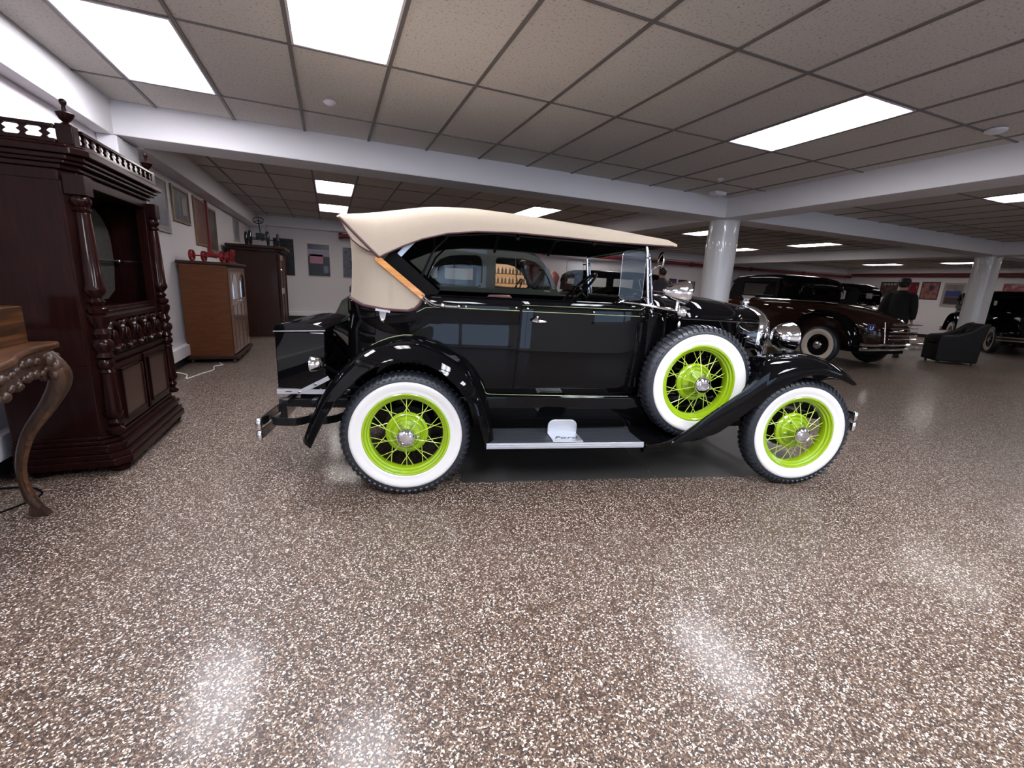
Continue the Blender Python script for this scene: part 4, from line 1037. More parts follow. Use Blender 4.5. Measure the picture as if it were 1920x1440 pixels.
# ------------------------------------------------------------------ armchair by the second column
ac = empty('armchair', (12.80, 5.42, 0), rad(140)); ac.scale = (.90, .70, 1.05); tag(ac, 'black leather tub armchair in front of the second column', 'armchair')
MB().box(-.40, .41, -.40, .40, .05, .40).build('seat_base', MT['leather'], ac, smooth=40, bevel=.04)
MB().box(-.30, .40, -.27, .27, .40, .50).build('seat_cushion', MT['leather'], ac, smooth=40, bevel=.04)
MB().loft([[(x, y, z) for y, z in ((-.42, 0), (.42, 0), (.42, .4), (-.42, .4))] for x, z in ((0, 0), (0.01, 0))]) if False else None
bkr = MB().loft([[(x0_, -.42, z), (x1_, -.42, z), (x1_, .42, z), (x0_, .42, z)] for x0_, x1_, z in ((-.40, -.24, .10), (-.42, -.24, .45), (-.47, -.30, .78), (-.50, -.38, .86))])
bkr.build('backrest', MT['leather'], ac, smooth=40, bevel=.03)
for s in (-1, 1): MB().prism([(.42, .05), (.43, .50), (.36, .58), (.10, .61), (-.14, .70), (-.32, .84), (-.46, .885), (-.47, .78), (-.42, .45), (-.40, .05)], *sorted((s*.29, s*.43)), 'y').build('armrest', MT['leather'], ac, smooth=40, bevel=.03)
for a in (-.33, .33):
    for b in (-.33, .33): MB().lathe([(.02, 0), (.03, .09)], (a, b, 0), n=10).build('leg', MT['dark'], ac)
# ------------------------------------------------------------------ people
def skinbody(name, m, parent, verts, edges, radii, root=0, sub=2):
    me = bpy.data.meshes.new(name); me.from_pydata(verts, edges, []); o = bpy.data.objects.new(name, me); C.objects.link(o); o.parent = parent
    md = o.modifiers.new('skin', 'SKIN')
    if not me.skin_vertices: me.skin_vertices.new()
    for i, r in enumerate(radii):
        q = me.skin_vertices[0].data[i]; q.radius = (r, r) if isinstance(r, float) else r; q.use_root = (i == root)
    md.use_smooth_shade = True
    s = o.modifiers.new('sub', 'SUBSURF'); s.levels = sub; s.render_levels = sub
    me.materials.append(m); return o
def person(loc, rz, label, shirt, trousers, hat=False, lean=.0):
    P = empty('person', loc, rz); tag(P, label, 'person')
    # x = forward
    v = [(0, 0, .95), (.0, 0, 1.12), (.0+lean*.4, 0, 1.32), (lean*.7, 0, 1.45), (lean, 0, 1.52), (lean+.02, 0, 1.60), (lean+.025, 0, 1.70),
         (lean*.6, .18, 1.41), (-.02, .225, 1.15), (.06, .225, .92), (.12, .225, .84), (lean*.6, -.18, 1.41), (-.02, -.225, 1.15), (.06, -.225, .92), (.12, -.225, .84),
         (0, .10, .88), (.02, .11, .50), (-.02, .12, .08), (.10, .13, .04), (0, -.10, .88), (.02, -.11, .50), (-.02, -.12, .08), (.10, -.13, .04)]
    e = [(0, 1), (1, 2), (2, 3), (3, 4), (4, 5), (5, 6), (3, 7), (7, 8), (8, 9), (9, 10), (3, 11), (11, 12), (12, 13), (13, 14), (0, 15), (15, 16), (16, 17), (17, 18), (0, 19), (19, 20), (20, 21), (21, 22)]
    r = [(.12, .15), (.11, .14), (.11, .16), (.08, .12), .05, .075, .07, .038, .032, .028, .03, .038, .032, .028, .03, .08, .055, .04, .03, .08, .055, .04, .03]
    b = skinbody('body', MT['skin'], P, v, e, r)
    k = 1.13
    m = MB(); rows = []
    for z, a, b in ((.80, .15, .195), (.84, .155, .20), (1.0, .14, .19), (1.2, .145, .20), (1.34, .14, .21), (1.42, .135, .205), (1.465, .125, .165), (1.50, .10, .115), (1.53, .078, .082), (1.55, .07, .072)):
        ox = lean*max(0, min(1, (z-1.1)/.4))
        rows.append([(ox+a*cos(2*PI*q/20), b*sin(2*PI*q/20), z) for q in range(20)])
    m.loft(rows)
    for q in (7, 11):
        sh_ = Vector(v[q])*1; sh_.y *= .93
        m.tube(smoothpts([sh_+Vector((0, -.05*(1 if sh_.y > 0 else -1), .012)), sh_, Vector(v[q+1]), Vector(v[q+2])+Vector((0, 0, -.01))], 3), [.06, .07, .08, .08, .076, .072, .068, .064, .06, .055], 12)
    m.build('shirt', shirt, P, smooth=60)
    lv_ = [v[0], v[15], v[16], (v[17][0], v[17][1], .10), v[19], v[20], (v[21][0], v[21][1], .10)]
    skinbody('trousers', trousers, P, lv_, [(0, 1), (1, 2), (2, 3), (0, 4), (4, 5), (5, 6)], [(.14, .18), .105, .08, .065, .105, .08, .065])
    for s in (1, -1): MB().loft([[(x, s*.125-wd, 0), (x, s*.125+wd, 0), (x, s*.125+wd*.8, h_), (x, s*.125-wd*.8, h_)] for x, wd, h_ in ((-.10, .035, .09), (0, .045, .10), (.12, .05, .06), (.20, .03, .04))]).build('shoe', MT['dark'], P, smooth=50)
    hx = lean+.02
    MB().sphere((hx-.008, 0, 1.69), .094, 16, 12, (1.08, .9, 1.05)).build('hair', MT['hair'], P)
    f = MB().sphere((hx+.035, 0, 1.655), .078, 14, 10, (1, .88, 1.25)).loft([[(hx+.10, -.012, 1.66), (hx+.10, .012, 1.66), (hx+.125, .010, 1.635), (hx+.125, -.010, 1.635)], [(hx+.10, -.008, 1.69), (hx+.10, .008, 1.69), (hx+.108, .006, 1.69), (hx+.108, -.006, 1.69)]])
    for s in (1, -1): f.sphere((hx+.005, s*.083, 1.655), .022, 8, 6, (.8, .5, 1.3))
    f.build('face', MT['skin'], P)
    for s in (1, -1):
        hd = MB().sphere((.13, s*.235, .80), .045, 10, 8, (.7, .45, 1.0))
        for j in range(4): hd.tube([(.105+.018*j, s*.235, .765), (.11+.018*j, s*.232, .725), (.10+.018*j, s*.222, .70+.006*abs(j-1.5))], [.010, .009, .008], 6)
        hd.tube([(.155, s*.225, .81), (.178, s*.215, .775), (.175, s*.205, .755)], [.012, .011, .009], 6).build('hand', MT['skin'], P)
    if hat:
        MB().lathe([(.0, 1.83), (.07, 1.825), (.09, 1.79), (.098, 1.735), (.15, 1.722), (.155, 1.715), (.09, 1.712)], (hx, 0, 0), n=24).build('hat', MT['dark'], P)
    return P
person((6.98, 8.25, 0), rad(75), 'person with short dark hair and a dark grey shirt, seen from behind past the windshield', MT['greyshirt'], MT['jeans'], lean=.05)
person((12.3, 6.35, 0), rad(20), 'person in a dark coat and brimmed hat standing behind the brown coupe', MT['coatcloth'], MT['jeans'], True, lean=.10).scale = (1.12, 1.22, 1.0)
# ------------------------------------------------------------------ tall carved cabinet
def turned(mb, x, y, z0, z1, r, style=0):
    H = z1-z0
    if style == 0:   # tapering shaft, thick at the bottom, rings at both ends
        prof = [(r*.9, 0), (r*1.1, .015), (r*1.1, .03), (r*.6, .045), (r*.95, .07), (r*.6, .09), (r*1.12, .12), (r*1.15, .14*H/H+.0), (r*1.0, .25*H), (r*.75, .85*H), (r*.7, H-.09), (r*.95, H-.075), (r*.7, H-.06), (r*1.05, H-.04), (r*1.05, H-.02), (r*.8, H)]
    else:
        prof = [(r*.8, 0), (r*1.1, .02), (r*.6, .05), (r*1.15, .09), (r*.6, .13), (r*1.2, .18), (r*.6, .23), (r*1.0, .26), (r*.8, H)]
    mb.lathe([(a, z0+b) for a, b in prof], (x, y, 0), n=20)
cab = empty('tall_cabinet', (0, 0, 0)); tag(cab, 'tall carved mahogany cabinet with a pierced gallery and urn finials against the side wall', 'cabinet')
MH, MP = MT['mahog'], MT['mahogd']
def octo(x0, x1, y0, y1, c):  # plan with canted front corners (front faces +x)
    return [(x0, y0), (x1-c, y0), (x1, y0+c), (x1, y1-c), (x1-c, y1), (x0, y1)]
YA, YB2, XBk, XFr = 3.22, 4.36, -1.70, -1.255
m = MB()
for (e, z0, z1) in ((.075, .055, .10), (.065, .10, .135), (.045, .135, .165), (.055, .165, .19), (.03, .19, .215), (.012, .215, .24)):
    m.prism(octo(XBk, XFr+e, YA-e*.5, YB2+e*.5, .07), z0, z1, 'z')
m.build('base_moulding', MH, cab, smooth=0, bevel=.006)
# body: lower case, sides, back, top
cs = MB().prism(octo(XBk, XFr, YA, YB2, .05), .24, .665, 'z')
cs.box(XBk, XFr-.055, YA, YA+.03, .665, 1.665).box(XBk, XFr-.055, YB2-.03, YB2, .665, 1.665).box(XBk, XBk+.03, YA+.03, YB2-.03, .665, 1.665)
cs.prism([(XFr-.056, YA), (XFr-.045, YA), (XFr, YA+.045), (XFr, YA+.12), (XFr-.056, YA+.12)], .665, 1.665, 'z').prism([(XFr-.056, YB2), (XFr-.045, YB2), (XFr, YB2-.045), (XFr, YB2-.12), (XFr-.056, YB2-.12)], .665, 1.665, 'z')
cs.build('carcass', MH, cab, smooth=0, bevel=.003)
cs = MB()
for (e, z0, z1) in ((.0, 1.66, 1.72), (.02, 1.72, 1.745), (.045, 1.745, 1.765), (.06, 1.765, 1.79), (.085, 1.79, 1.825), (.07, 1.825, 1.84)):
    cs.prism(octo(XBk, XFr+e+.004, YA-.004-e*.6, YB2+e*.6, .06), z0, z1, 'z')
cs.build('cornice', MH, cab, smooth=0, bevel=.006)
MB().box(XFr-.05, XFr-.02, YA+.1, YB2-.1, .97, .99).box(XBk, XFr-.01, YA+.03, YB2-.03, .945, .97).build('shelf', MH, cab, smooth=0, bevel=.004)
# carved frieze of interlaced rings
m = MB()
for k in range(5):
    yc = 3.42+.185*k
    m.tube([(XFr+.008+.006*sin(3*a), yc+.075*cos(a), .815+.085*sin(a)) for a in [2*PI*i/24 for i in range(24)]], .018, 7, closed=True)
    m.sphere((XFr+.01, yc, .815), .028, 10, 8, (.8, 1, 1.5)); m.sphere((XFr+.01, yc+.09, .74), .02); m.sphere((XFr+.01, yc+.09, .89), .02)
m.box(XFr-.02, XFr+.02, YA+.1, YB2-.1, .915, .94).box(XFr-.02, XFr+.02, YA+.1, YB2-.1, .675, .70)
m.build('carved_frieze', MH, cab, smooth=45)
MB().box(XFr-.03, XFr-.01, YA+.1, YB2-.1, .66, .95).build('frieze_back', MT['dark'], cab, smooth=0)
# lower doors
for a, b in ((3.345, 3.775), (3.795, 4.235)):
    dmm = MB().box(XFr, XFr+.02, a, b, .255, .655).build('door', MH, cab, smooth=0, bevel=.004)
    MB().box(XFr+.016, XFr+.026, a+.06, b-.06, .31, .60).build('door_panel', MP, dmm, smooth=0, bevel=.006)
    f = MB()
    for q in ((a+.045, a+.062, .295, .615), (b-.062, b-.045, .295, .615)): f.box(XFr+.018, XFr+.034, *q)
    for z in (.295, .598): f.box(XFr+.018, XFr+.034, a+.045, b-.045, z, z+.017)
    f.build('door_moulding', MH, dmm, smooth=0, bevel=.004)
MB().tube([(XFr+.028, 3.785, .27), (XFr+.028, 3.785, .65)], .007, 8).build('door_bead', MH, cab)
# front columns
for y in (YA+.04, YB2-.04):
    m = MB()
    turned(m, XFr+.012, y, .245, .70, .040)
    m.lathe([(.03, .70), (.046, .715), (.034, .74), (.05, .77), (.05, .80), (.03, .82), (.045, .85), (.03, .88), (.048, .92), (.05, .95), (.03, .965)], (XFr+.012, y, 0), n=20)
    turned(m, XFr+.012, y, .965, 1.60, .043)
    m.box(XFr-.035, XFr+.055, y-.045, y+.045, 1.60, 1.70)
    m.build('turned_column', MH, cab, smooth=45)
# niche back: grey arched mirror panel with a rod
ar = [(3.50, 1.02), (4.15, 1.02)]+[(3.825+.325*cos(a), 1.30+.33*sin(a)) for a in [PI*i/16 for i in range(17)]]
ar = [(3.72, 1.0), (4.12, 1.0), (4.25, 1.06), (4.30, 1.25)]+[(3.99+.31*cos(a), 1.38+.25*sin(a)) for a in [PI*i/14 for i in range(15)]]+[(3.68, 1.1)]
MB().prism(ar, -1.52, -1.50, 'x').build('arched_panel', MT['niche'], cab, smooth=0)
MB().tube([(-1.47, 3.5, 1.27), (-1.47, 4.33, 1.27)], .008, 8).sphere((-1.47, 4.30, 1.27), .018).build('rod', MT['chromed'], cab)
# bun feet
for x, y in ((XFr+.0, YA+.06), (XFr+.0, YB2-.06), (XBk+.08, YA+.06), (XBk+.08, YB2-.06)):
    MB().lathe([(.03, 0), (.05, .012), (.055, .03), (.04, .05), (.03, .056)], (x, y, 0), n=18).build('bun_foot', MH, cab)
# gallery: rails and pierced balusters
def gallery(p0, p1, n):
    p0, p1 = Vector(p0), Vector(p1)
    MB().bar(p0+Vector((0, 0, .080)), p1+Vector((0, 0, .080)), .030, .018).build('gallery_rail', MH, cab, smooth=0, bevel=.003)
    MB().bar(p0+Vector((0, 0, .01)), p1+Vector((0, 0, .01)), .034, .02).build('gallery_rail', MH, cab, smooth=0, bevel=.003)
    d = (p1-p0); L = d.length; u = d.normalized(); n_ = Vector((-u.y, u.x, 0))
    o = None
    for k in range(n):
        c_ = p0+d*((k+.5)/n)
        if o is None:
            m = MB(); pr = [(.027, .016), (.016, .022), (.008, .031), (.009, .036), (.020, .044), (.020, .048), (.009, .056), (.008, .061), (.016, .068), (.027, .074)]
            ring_ = [(a, z) for a, z in pr]+[(-a, z) for a, z in reversed(pr)]
            vs = [tuple(u*a+n_*h_+Vector((0, 0, z))) for h_ in (-.007, .007) for a, z in ring_]; N = len(ring_)
            m.add(vs, [tuple(range(N)), tuple(range(2*N-1, N-1, -1))]+[(i, i+N, (i+1) % N+N, (i+1) % N) for i in range(N)])
            o = m.build('baluster', MH, cab, smooth=0)
        else: o = o.copy(); C.objects.link(o); o.parent = cab
        o.location = c_
zg = 1.84
gallery((-1.62, 3.20, zg), (-1.28, 3.20, zg), 4); gallery((-1.215, 3.28, zg), (-1.215, 4.32, zg), 12)
for x, y, b_ in ((-1.245, 3.235, 1), (-1.245, 4.36, .9), (-1.64, 3.20, 1)):
    MB().box(x-.035, x+.035, y-.035, y+.035, zg, zg+.098).build('gallery_post', MH, cab, smooth=0, bevel=.004)
    if x > -1.5: MB().lathe([(.020, 0), (.022, .006), (.011, .014), (.024, .026), (.034, .042), (.040, .056), (.030, .062), (.010, .068), (.008, .092), (.014, .102), (.0165, .112), (.012, .122), (0, .127)], (x, y, zg+.098), n=20).build('urn_finial', MH, cab)
# ------------------------------------------------------------------ console table and box
tb = empty('console_table', (0, 0, 0)); tag(tb, 'carved walnut console table with a cabriole leg at the left frame edge', 'table')
TZ = .835
tp_ = [(v.x, v.y) for v in smoothpts([(-1.75, 1.3, 0), (-1.33, 1.32, 0), (-1.24, 1.42, 0), (-1.22, 1.55, 0), (-1.16, 1.8, 0), (-1.13, 2.05, 0), (-1.16, 2.3, 0), (-1.23, 2.5, 0), (-1.25, 2.66, 0), (-1.24, 2.80, 0), (-1.275, 2.85, 0), (-1.36, 2.83, 0), (-1.5, 2.86, 0), (-1.75, 2.86, 0)], 4)]
MB().prism(tp_, TZ, TZ+.028, 'z').build('tabletop', MT['walnut'], tb, smooth=0, bevel=.009)
m = MB()
pth = [Vector((x*.985-.04, 2.08+(y-2.08)*.93, 0)) for x, y in tp_[3:-6]]
for a, b in zip(pth, pth[1:]): m.bar(a+Vector((0, 0, TZ-.045)), b+Vector((0, 0, TZ-.045)), .03, .09)
for i in range(0, len(pth)-1, 1):
    a = pth[i]
    for q in range(2): m.sphere((a.x+.018, a.y+random.uniform(-.02, .02), TZ-.03-.05*q-random.uniform(0, .02)), random.uniform(.012, .022), 8, 6, (.8, 1.3, 1))
m.build('carved_apron', MT['walnutd'], tb, smooth=45)
def cab_leg(y, sx=1):
    P_ = smoothpts([(-1.27, y, TZ-.03), (-1.225, y+.0, .735), (-1.235, y+.01, .665), (-1.29, y+.005, .56), (-1.375, y, .43), (-1.42, y, .30), (-1.43, y, .20), (-1.415, y, .10), (-1.39, y, .045)], 4)
    rs_ = [interp([(0, .045), (4, .044), (8, .042), (12, .034), (16, .027), (20, .022), (24, .019), (28, .024), (32, .02)], i) for i in range(len(P_))]
    lg = MB().tube(P_, rs_, 10).loft([[(-1.42, y-.02, 0.005), (-1.355, y-.022, .0), (-1.355, y+.022, .0), (-1.42, y+.02, .005)], [(-1.425, y-.02, .03), (-1.36, y-.018, .02), (-1.36, y+.018, .02), (-1.425, y+.02, .03)], [(-1.415, y-.018, .07), (-1.39, y-.015, .06), (-1.39, y+.015, .06), (-1.415, y+.018, .07)]])
    l = lg.build('leg', MT['walnutd'], tb, smooth=60)
    MB().tube([(p.x+.022-.012*i/30, p.y-.018+.010*i/30, p.z) for i, p in enumerate(P_[2:31])], [.017-.008*i/29 for i in range(29)], 8).build('leg_edge', MT['walnut'], l)
    m = MB()
    for i in range(14): m.sphere((-1.245+random.uniform(-.03, .03), y+random.uniform(-.04, .03), .75+random.uniform(-.04, .05)), random.uniform(.014, .024), 8, 6, (1, 1, 1.4))
    m.build('knee_carving', MT['walnutd'], l)
cab_leg(2.73); cab_leg(1.42)
bx = MB().box(-1.62, -1.345, 2.60, 2.80, TZ+.028, 1.035).build('wooden_box', MT['walnut'], smooth=0, bevel=.004)
tag(bx, 'small plain wooden box standing on the carved console table', 'box')
MB().tube([(-1.45, 2.598, .90), (-1.45, 2.598, .93)], .004, 6).build('latch', MT['chromed'], bx)
# ------------------------------------------------------------------ brown and dark cabinets
bc = empty('side_cabinet', (0, 0, 0)); tag(bc, 'waist high orange brown wooden cabinet with mirrored door tops, red toy on top', 'cabinet')
MB().box(-1.80, -1.27, 7.02, 8.22, .07, 1.31).build('carcass', MT['oak'], bc, smooth=0, bevel=.004)
MB().box(-1.82, -1.22, 6.99, 8.26, 1.31, 1.345).build('top_board', MT['oakd'], bc, smooth=0, bevel=.006)
MB().box(-1.82, -1.22, 6.99, 8.26, .055, .10).build('base_board', MT['oakd'], bc, smooth=0, bevel=.006)
for a, b in ((7.06, 7.62), (7.63, 8.19)):
    d_ = MB().box(-1.27, -1.245, a, b, .12, 1.28).build('door', MT['oakf'], bc, smooth=0, bevel=.004)
    MB().prism(arc((a+b)/2, 1.06, .14, 0, 180, 10)+[((a+b)/2-.14, .86), ((a+b)/2+.14, .86)], -1.247, -1.240, 'x').build('mirror_inset', MT['mirror'], d_, smooth=0)
    MB().box(-1.246, -1.238, a+.06, (a+b)/2-.02, .18, .78).box(-1.246, -1.238, (a+b)/2+.02, b-.06, .18, .78).build('door_panel', MT['oakf'], d_, smooth=0, bevel=.004)
    MB().sphere((-1.235, b-.04 if a < 7.5 else a+.04, .82), .012).build('knob', MT['chromed'], d_)
for x, y in ((-1.27, 7.04), (-1.27, 8.2), (-1.76, 7.04), (-1.76, 8.2)):
    MB().lathe([(.022, 0), (.028, .03), (.018, .055)], (x, y, 0), n=12).build('foot', MT['dark'], bc)
MB().prism([(7.1, .055), (7.25, .02), (7.4, .045), (7.62, .015), (7.85, .045), (8.0, .02), (8.15, .055)], -1.25, -1.235, 'x').build('scalloped_apron', MT['oakd'], bc, smooth=0)
dc = empty('wardrobe', (0, 0, 0)); tag(dc, 'taller dark brown wooden wardrobe with green toy tractor on top, farther along the side wall', 'wardrobe')
MB().box(-1.76, -.95, 9.96, 11.3, 0.0, 1.64).build('carcass', MT['oakd'], dc, smooth=0, bevel=.004)
MB().prism(octo(-1.78, -.80, 9.86, 11.4, .14), 1.69, 1.74, 'z').prism(octo(-1.77, -.86, 9.90, 11.36, .12), 1.64, 1.69, 'z').build('cornice', MT['oakd'], dc, smooth=0, bevel=.006)
MB().box(-1.77, -.92, 9.93, 11.33, 0, .09).build('plinth', MT['oakd'], dc, smooth=0, bevel=.005)
for a, b in ((10.0, 10.62), (10.63, 11.26)):
    d_ = MB().box(-.95, -.925, a, b, .12, 1.60).build('door', MT['oakf'], dc, smooth=0, bevel=.004)
    MB().box(-.926, -.916, a+.07, b-.07, .2, .82).box(-.926, -.916, a+.07, b-.07, .94, 1.5).build('door_panel', MT['oakd'], d_, smooth=0, bevel=.006)
MB().sphere((-.90, 10.1, 1.30), .02).sphere((-.90, 10.2, 1.30), .02).build('knob', MT['warmlamp'] if False else MT['chrome'], dc)
for y in (9.98, 11.28): MB().lathe([(.03, .1), (.035, .2), (.02, .25), (.026, .8), (.02, 1.4), (.034, 1.5), (.03, 1.6)], (-.92, y, 0), n=12).build('turned_post', MT['oakd'], dc)
# toys
def toy(x, y, z, L, r, col, name, label, t1, t2, steer=True, rz=0., r2=None):
    t = empty(name, (x, y, z), rz); tag(t, label, 'toy tractor'); r2 = r2 or r
    MB().box(-.12*L, .35*L, -.12*L, .12*L, r*.9, r*1.75).build('engine', col, t, smooth=40, bevel=.012*L)
    MB().tube([(-.4*L, 0, r*1.0), (.4*L, 0, r*.9)], .03*L, 8).build('frame', col, t)
    for xx, tr_, rr in ((-.36*L, t1, r), (.36*L, t2, r2)):
        MB().tube([(xx, -tr_/2, rr), (xx, tr_/2, rr)], .010, 6).build('axle', col, t)
        for s in (-1, 1):
            W = MB().lathe([(rr*.82, -.014), (rr*.97, -.016), (rr, 0), (rr*.97, .016), (rr*.82, .014)], (xx, s*tr_/2, rr), 'y', 28, closed=True).build('wheel', MT['rubber'] if steer else col, t)
            m = MB().lathe([(.0, -.03), (rr*.16, -.03), (rr*.16, .03), (0, .03)], (xx, s*tr_/2, rr), 'y', 12)
            for k in range(6): m.tube([(xx, s*tr_/2, rr), (xx+rr*.85*cos(k*PI/3), s*tr_/2, rr+rr*.85*sin(k*PI/3))], .005, 5)
            m.build('spokes', col, W)
    if steer:
        c_ = Vector((-.25*L, 0, .47)); R0 = .085
        m = MB().tube([c_+Vector((R0*sin(a)*.75, R0*1.05*cos(a), R0*.75*sin(a))) for a in [2*PI*i/24 for i in range(24)]], .009, 6, closed=True)
        for a in (PI/2, PI/2+2.09, PI/2+4.19): m.tube([c_, c_+Vector((R0*sin(a)*.75, R0*1.05*cos(a), R0*.75*sin(a)))], .007, 5)
        m.tube([c_, (.05*L, 0, r*1.5)], .009, 6).build('steering_wheel', MT['dark'], t)
        MB().tube([(0, -.08, r*1.5), (-.05, -.12, .42)], .006, 6).build('lever', MT['chromed'], t)
    return t
gm = mat('dark_green_paint', (.006, .017, .012), .35, coat=.3)
toy(-1.24, 10.33, 1.74, .62, .14, gm, 'pedal_tractor', 'dark green pedal tractor with steering wheel on top of the tall wardrobe', .30, .56, True, rad(90))
toy(-1.50, 7.40, 1.345, .42, .075, MT['red'], 'pedal_racer', 'small red metal toy with disc wheels on top of the orange brown cabinet', .36, .30, False, rad(82))
gd = MB().lathe([(.035, 0), (.04, .02), (.015, .04), (.015, .1), (.035, .13), (.03, .2), (.0, .22)], (-1.36, 8.05, 1.345), n=14).build('red_bottle', MT['red']); tag(gd, 'small shiny red bottle at the far end of the orange brown cabinet top', 'bottle')
# ------------------------------------------------------------------ pictures
def picture(axis, pos, a0, a1, z0, z1, frame, cols, label, fw_=.03, mount=.05, scale=4, extra=None, tilt=0, depth=.025):
    """axis 'x': hangs on a wall of constant x facing +/-x (pos, facing sign); axis 'y': on the far wall"""
    p, s = pos
    R_ = empty('framed_picture', (p, (a0+a1)/2, z0) if axis == 'x' else ((a0+a1)/2, p, z0)); tag(R_, label, 'picture')
    h = (a1-a0)/2; H = z1-z0
    def bxx(m, u0, u1, v0, v1, d0, d1):
        if axis == 'x': m.box(*sorted((s*d0, s*d1)), u0, u1, v0, v1)
        else: m.box(u0, u1, *sorted((s*d0, s*d1)), v0, v1)
        return m
    m = MB()
    bxx(m, -h, -h+fw_, 0, H, 0, depth); bxx(m, h-fw_, h, 0, H, 0, depth); bxx(m, -h+fw_, h-fw_, 0, fw_, 0, depth); bxx(m, -h+fw_, h-fw_, H-fw_, H, 0, depth)
    m.build('frame', frame, R_, smooth=0, bevel=.003)
    bxx(MB(), -h+fw_, h-fw_, fw_, H-fw_, .0, depth*.45).build('mount', MT['cream'] if mount else art_mat('art', cols, scale, a0), R_, smooth=0)
    if mount: bxx(MB(), -h+fw_+mount, h-fw_-mount, fw_+mount, H-fw_-mount, depth*.45, depth*.55).build('print', art_mat('art', cols, scale, a0), R_, smooth=0)
    for (u0, u1, v0, v1, mm) in (extra or []): bxx(MB(), -h+2*h*u0, -h+2*h*u1, H*v0, H*v1, depth*.55, depth*.62).build('print_shape', mm, R_, smooth=0)
    return R_
XW = XL
gy_ = [(.05, .05, .065), (.12, .12, .15), (.20, .20, .25), (.10, .10, .12)]
picture('x', (XW, 1), 6.30, 7.04, 1.66, 2.28, MT['silverf'], gy_, 'large grey landscape print in a pale frame, nearest the tall carved cabinet', .02, .06, 3)
picture('x', (XW, 1), 7.22, 7.97, 1.84, 2.29, MT['gold'], [(.04, .04, .05), (.09, .085, .10), (.16, .15, .17)], 'smaller grey photograph in a bronze frame, second along the side wall', .03, 0, 6, [(.55, .85, .25, .75, MT['cream'])])
picture('x', (XW, 1), 8.22, 8.85, 1.60, 2.30, MT['gold'], [(.10, .04, .03), (.20, .10, .08), (.12, .04, .07)], 'reddish brown print in a pale gold frame, third along the side wall', .03, 0, 7)
picture('x', (XW, 1), 8.95, 9.60, 1.54, 2.25, MT['gold'], [(.05, .055, .06), (.11, .10, .09), (.05, .04, .04)], 'dark grey picture in a gold frame, fourth along the side wall above the red toy', .035, 0, 7)
sd = MB().box(XW, XW+.05, 8.87, 8.94, 1.50, 2.32).build('red_board', MT['red'], smooth=0, bevel=.004); tag(sd, 'narrow upright red wooden board hung between two side wall pictures', 'board')
picture('x', (XW, 1), 11.25, 11.85, 1.86, 2.32, MT['silverf'], gy_, 'small pale framed print on the side wall beyond the wardrobe', .02, .05, 5)
YW_ = YF
picture('y', (YW_, -1), -1.33, -.86, 1.20, 2.12, MT['dark'], [(.006, .006, .007), (.02, .02, .02), (.05, .05, .045)], 'tall black poster on the far wall beside the wardrobe', .015, 0, 9)
pk = mat('poster_pink', (.22, .06, .10), .2); nv = mat('poster_navy', (.02, .022, .04), .2); lp = mat('poster_lilac', (.20, .12, .17), .2); rd = mat('poster_red', (.26, .01, .03), .2)
picture('y', (YW_, -1), -.54, .02, 1.20, 2.05, MT['silverf'], [(.008, .008, .01), (.02, .02, .02)], 'poster with a pink and red band over black on the far wall', .015, 0, 3,
        [(.04, .96, .84, .97, nv), (.04, .96, .62, .83, lp), (.10, .68, .40, .68, rd), (.70, .90, .12, .34, nv)])
picture('y', (YW_, -1), .33, .70, 1.20, 2.02, MT['silverf'], [(.03, .03, .05), (.12, .12, .16), (.03, .01, .02)], 'blue grey poster on the far wall half hidden by the canvas top', .015, 0, 6)
for i, (a, b, z0, z1, cc, lb) in enumerate(((11.62, 11.95, 1.52, 1.74, [(.05, .03, .08), (.12, .08, .16)], 'small purple print on the far wall by the dark haired person'), (12.05, 12.45, 1.5, 1.72, [(.10, .05, .05), (.06, .03, .04)], 'small brown print on the far wall between the purple one and the black framed one'),
        (12.50, 12.85, 1.30, 1.68, [(.10, .1, .1), (.3, .3, .3)], 'small black framed print on the far wall next to the first column'))):
    picture('y', (YW_, -1), a, b, z0, z1, MT['dark'], cc, lb, .02, 0, 8)
XRW = XR
picture('x', (XRW, -1), 11.32, 11.95, 1.5, 2.10, MT['dark'], [(.03, .01, .01), (.12, .09, .08)], 'dark poster with pale letters on the end wall above the ochre sedan', .02, 0, 6, [(.12+.19*k, .25+.19*k, .78, .92, MT['cream']) for k in range(4)])
picture('x', (XRW, -1), 10.62, 11.16, 1.45, 2.10, MT['dark'], [(.28, .01, .015), (.12, .01, .02), (.3, .12, .12)], 'red poster on the end wall behind the hat of the standing person', .02, 0, 5)
picture('x', (XRW, -1), 9.95, 10.52, 1.46, 2.12, MT['dark'], [(.02, .012, .025), (.30, .12, .10), (.05, .02, .05)], 'dark poster with an orange bloom right of the person in a hat', .02, 0, 4)
picture('x', (XRW, -1), 9.18, 9.82, 1.22, 2.10, MT['silverf'], [(.25, .23, .22), (.15, .1, .1)], 'silver framed poster with a blue band on the end wall left of the second column', .02, .05, 4, [(.15, .85, .42, .66, MT['blue']), (.15, .85, .12, .40, mat('poster_dark', (.05, .03, .035), .3))])
picture('x', (XRW, -1), 7.4, 8.2, 1.80, 2.10, MT['silverf'], [(.4, .36, .38), (.3, .03, .04), (.35, .33, .35)], 'wide pale print with red marks on the end wall right of the second column', .015, 0, 4)
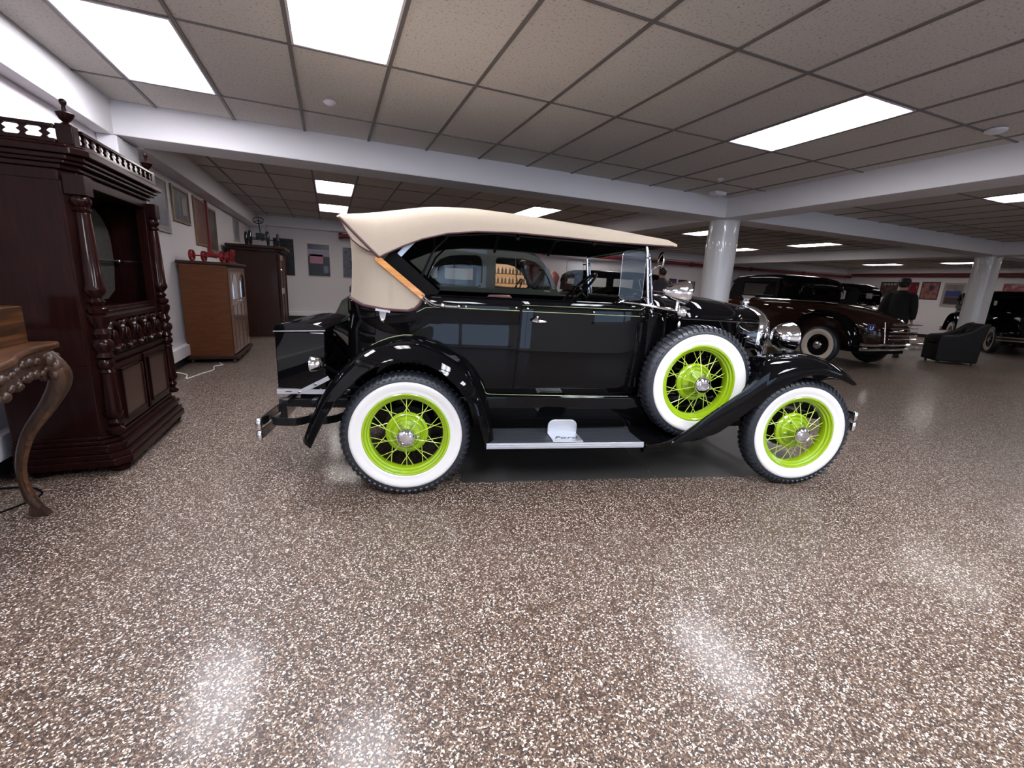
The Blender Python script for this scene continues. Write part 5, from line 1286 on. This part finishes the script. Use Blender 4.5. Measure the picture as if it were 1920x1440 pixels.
# cable by the wall
cb_ = MB().tube([tuple(p) for p in smoothpts([(-1.78, 5.95, .10), (-1.70, 6.1, .06), (-1.62, 6.18, .012), (-1.58, 6.0, .006), (-1.5, 6.25, .006), (-1.42, 6.5, .006), (-1.46, 6.75, .006), (-1.38, 6.85, .006), (-1.45, 7.0, .006)], 5)], .006, 6).build('power_cable', MT['cable'])
tag(cb_, 'thin white power cable on the floor between the tall and the orange brown cabinet', 'cable')
MB().box(-1.80, -1.74, 5.95, 6.15, .05, .09).build('plug_strip', MT['cable'], cb_, smooth=0, bevel=.004)
c2_ = MB().tube([tuple(p) for p in smoothpts([(-1.8, 2.6, .01), (-1.66, 2.7, .006), (-1.5, 2.95, .006), (-1.6, 3.1, .006), (-1.8, 3.12, .01)], 5)], .005, 6).build('power_cable', MT['matte']); tag(c2_, 'dark cable on the floor under the console table', 'cable')
# ------------------------------------------------------------------ things seen through the car windows
ds = empty('display_case', (5.05, 12.8, 0)); tag(ds, 'lit display case of bottles on the far wall, seen through the sedan front window', 'display case')
MB().box(-.8, .8, .25, .30, .7, 2.0).build('back', MT['warm'], ds, smooth=0)
f = MB().box(-.84, -.8, -.1, .3, 0, 2.04).box(.8, .84, -.1, .3, 0, 2.04).box(-.84, .84, -.1, .3, 2.0, 2.04).box(-.8, .8, -.1, .3, 0, .68)
f.build('case', MT['oakd'], ds, smooth=0, bevel=.004)
for z in (.98, 1.26, 1.54): MB().box(-.8, .8, -.08, .25, z, z+.02).build('shelf', MT['oakf'], ds, smooth=0)
b0 = None
for zi, z in enumerate((1.0, 1.28, 1.56)):
    for k in range(13):
        if b0 is None: b0 = MB().lathe([(.03, 0), (.032, .01), (.032, .11), (.012, .14), (.011, .18), (.0, .182)], n=12).build('bottle', MT['bottle']); o = b0
        else: o = b0.copy(); C.objects.link(o)
        o.location = (5.05-.72+.12*k, 12.82+.03*(k % 2), z+.001)
        tag(o, 'amber bottle on the %s shelf of the lit display case' % ('lowest', 'middle', 'top')[zi], 'bottle', 'bottles in the lit display case')
st = MB().lathe([(.12, 0), (.12, .85), (.10, .9)], (0, 0, 0), n=20).build('statue', MT['terracotta']); st.location = (4.35, 8.6, 0)
tag(st, 'reddish animal statue on a pedestal seen under the canvas top', 'statue')
st2 = skinbody('figure', MT['terracotta'], st, [(0, 0, .92), (0, 0, 1.15), (.02, 0, 1.35), (.06, 0, 1.48), (.16, 0, 1.46), (.0, .06, 1.56), (.0, -.06, 1.56)], [(0, 1), (1, 2), (2, 3), (3, 4), (3, 5), (3, 6)], [.12, .13, .11, .08, .045, .02, .02])
